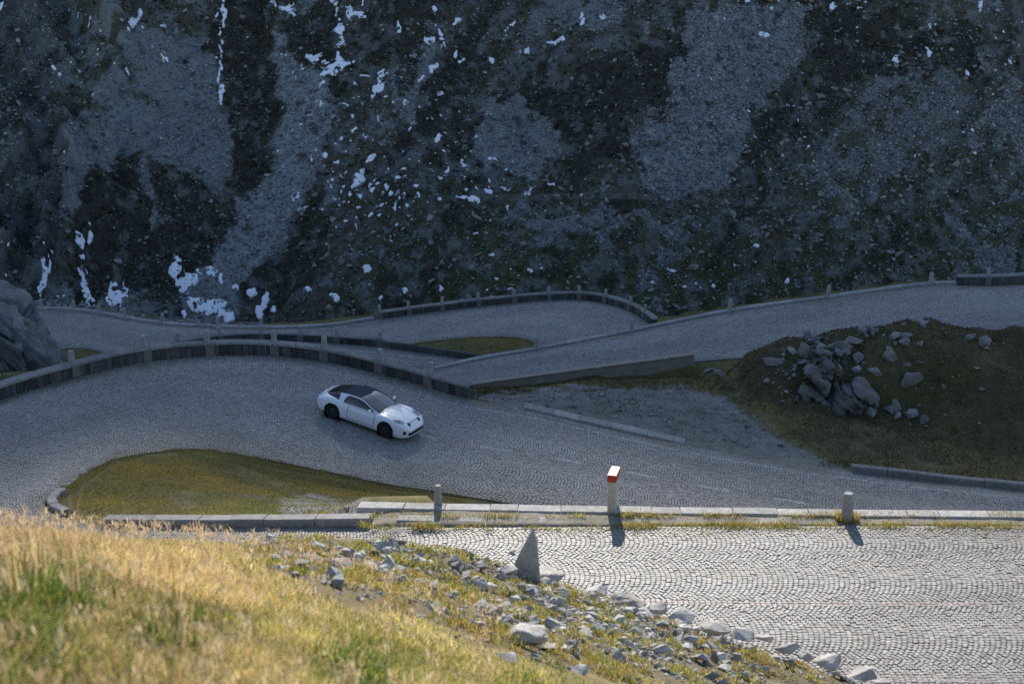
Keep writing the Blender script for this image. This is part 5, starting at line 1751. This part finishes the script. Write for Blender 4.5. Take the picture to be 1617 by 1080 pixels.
    # wheel wells
    for wx in (-WB, WB):
        for sgn in (-1, 1):
            n = 24
            vs = []
            for yy in (0.45, 0.86):
                for k in range(n):
                    a = 2 * math.pi * k / n
                    vs.append((wx + 0.40 * math.cos(a), sgn * yy * (1 if yy < 0.5 else ip(wx, XW, WW) / 0.90), RW + 0.005 + 0.40 * math.sin(a)))
            qs = [(k, (k + 1) % n, n + (k + 1) % n, n + k) for k in range(n)]
            vs.append((wx, sgn * 0.45, RW))
            mesh_np('wheel_well', vs, quads=qs, tris=[(k, (k + 1) % n, 2 * n) for k in range(n)], mat=M['black'], parent=root)
    # wheels
    prof = [(0.19, -0.09), (0.225, -0.11), (0.29, -0.112), (0.313, -0.085), (0.32, 0), (0.313, 0.085), (0.29, 0.112), (0.225, 0.11), (0.19, 0.09)]
    n = 32
    vs = [(r * math.cos(2 * math.pi * k / n), yy, r * math.sin(2 * math.pi * k / n)) for (r, yy) in prof for k in range(n)]
    qs = [(m * n + k, m * n + (k + 1) % n, (m + 1) * n + (k + 1) % n, (m + 1) * n + k) for m in range(len(prof) - 1) for k in range(n)]
    ty = mesh_np('tyre', vs, quads=qs, mat=M['tyre'], smooth=True)
    rv, rq = [], []
    for sp in range(10):
        a = 2 * math.pi * sp / 10
        for (r, hw, yy) in ((0.04, 0.025, 0.085), (0.21, 0.018, 0.075)):
            for (s2, y2) in ((-1, yy), (1, yy), (1, yy - 0.04), (-1, yy - 0.04)):
                rv.append((r * math.cos(a) - s2 * hw * math.sin(a), y2, r * math.sin(a) + s2 * hw * math.cos(a)))
        b = sp * 8
        rq += [(b + k, b + (k + 1) % 4, b + 4 + (k + 1) % 4, b + 4 + k) for k in range(4)]
    b = len(rv)
    for (r, yy) in ((0.19, 0.088), (0.222, 0.092), (0.222, -0.08), (0.19, -0.08)):
        for k in range(n):
            rv.append((r * math.cos(2 * math.pi * k / n), yy, r * math.sin(2 * math.pi * k / n)))
    rq += [(b + m * n + k, b + m * n + (k + 1) % n, b + ((m + 1) % 4) * n + (k + 1) % n, b + ((m + 1) % 4) * n + k) for m in range(4) for k in range(n)]
    b = len(rv)
    for (r, yy) in ((0.19, 0.0), (0.0, 0.0)):
        for k in range(n):
            rv.append((r * math.cos(2 * math.pi * k / n), yy, r * math.sin(2 * math.pi * k / n)))
    rq += [(b + k, b + (k + 1) % n, b + n + (k + 1) % n, b + n + k) for k in range(n)]
    ri = mesh_np('rim', rv, quads=rq, mat=M['rim'])
    for k, (wx, sgn) in enumerate(((WB, 1), (WB, -1), (-WB, 1), (-WB, -1))):
        wh = empty('wheel', (wx, sgn * 0.745, RW))
        wh.parent = root
        wh.rotation_euler = (0, 0, 0 if sgn > 0 else math.pi)
        for src in (ty, ri):
            oo = src if k == 0 else src.copy()
            if k:
                COL.objects.link(oo)
            oo.parent = wh
    return root


car = build_car()
tag(car, 'white two door sports coupe with black roof driving round the hairpin', 'car')
yaw = math.radians(-27)
ctr = np.array(P(583, 670, -20.4))
fwd = np.array([math.cos(yaw), math.sin(yaw)])
lft = np.array([-math.sin(yaw), math.cos(yaw)])
gridp = R1.at(*[q.ravel() for q in np.meshgrid(np.linspace(R1.a_of(11), R1.a_of(15.5), 160), np.linspace(0, 1, 60))])


def road_z(x, y):
    k = np.argsort((gridp[:, 0] - x) ** 2 + (gridp[:, 1] - y) ** 2)[:4]
    return gridp[k, 2].mean() + 0.02


CSC = 0.91
wz = {}
for sx in (-1, 1):
    for sy in (-1, 1):
        p = ctr[:2] + fwd * 1.21 * CSC * sx + lft * 0.76 * CSC * sy
        wz[sx, sy] = road_z(p[0], p[1])
zf = (wz[1, 1] + wz[1, -1]) / 2; zr = (wz[-1, 1] + wz[-1, -1]) / 2
zl = (wz[1, 1] + wz[-1, 1]) / 2; zrt = (wz[1, -1] + wz[-1, -1]) / 2
f3 = Vector((fwd[0], fwd[1], (zf - zr) / (2.42 * CSC))).normalized()
l3 = Vector((lft[0], lft[1], (zl - zrt) / (1.52 * CSC)))
u3 = f3.cross(l3).normalized()
l3 = u3.cross(f3).normalized()
Mt = Matrix((f3, l3, u3)).transposed().to_4x4()
Mt.translation = Vector((ctr[0], ctr[1], sum(wz.values()) / 4))
car.matrix_world = Mt @ Matrix.Scale(CSC, 4)
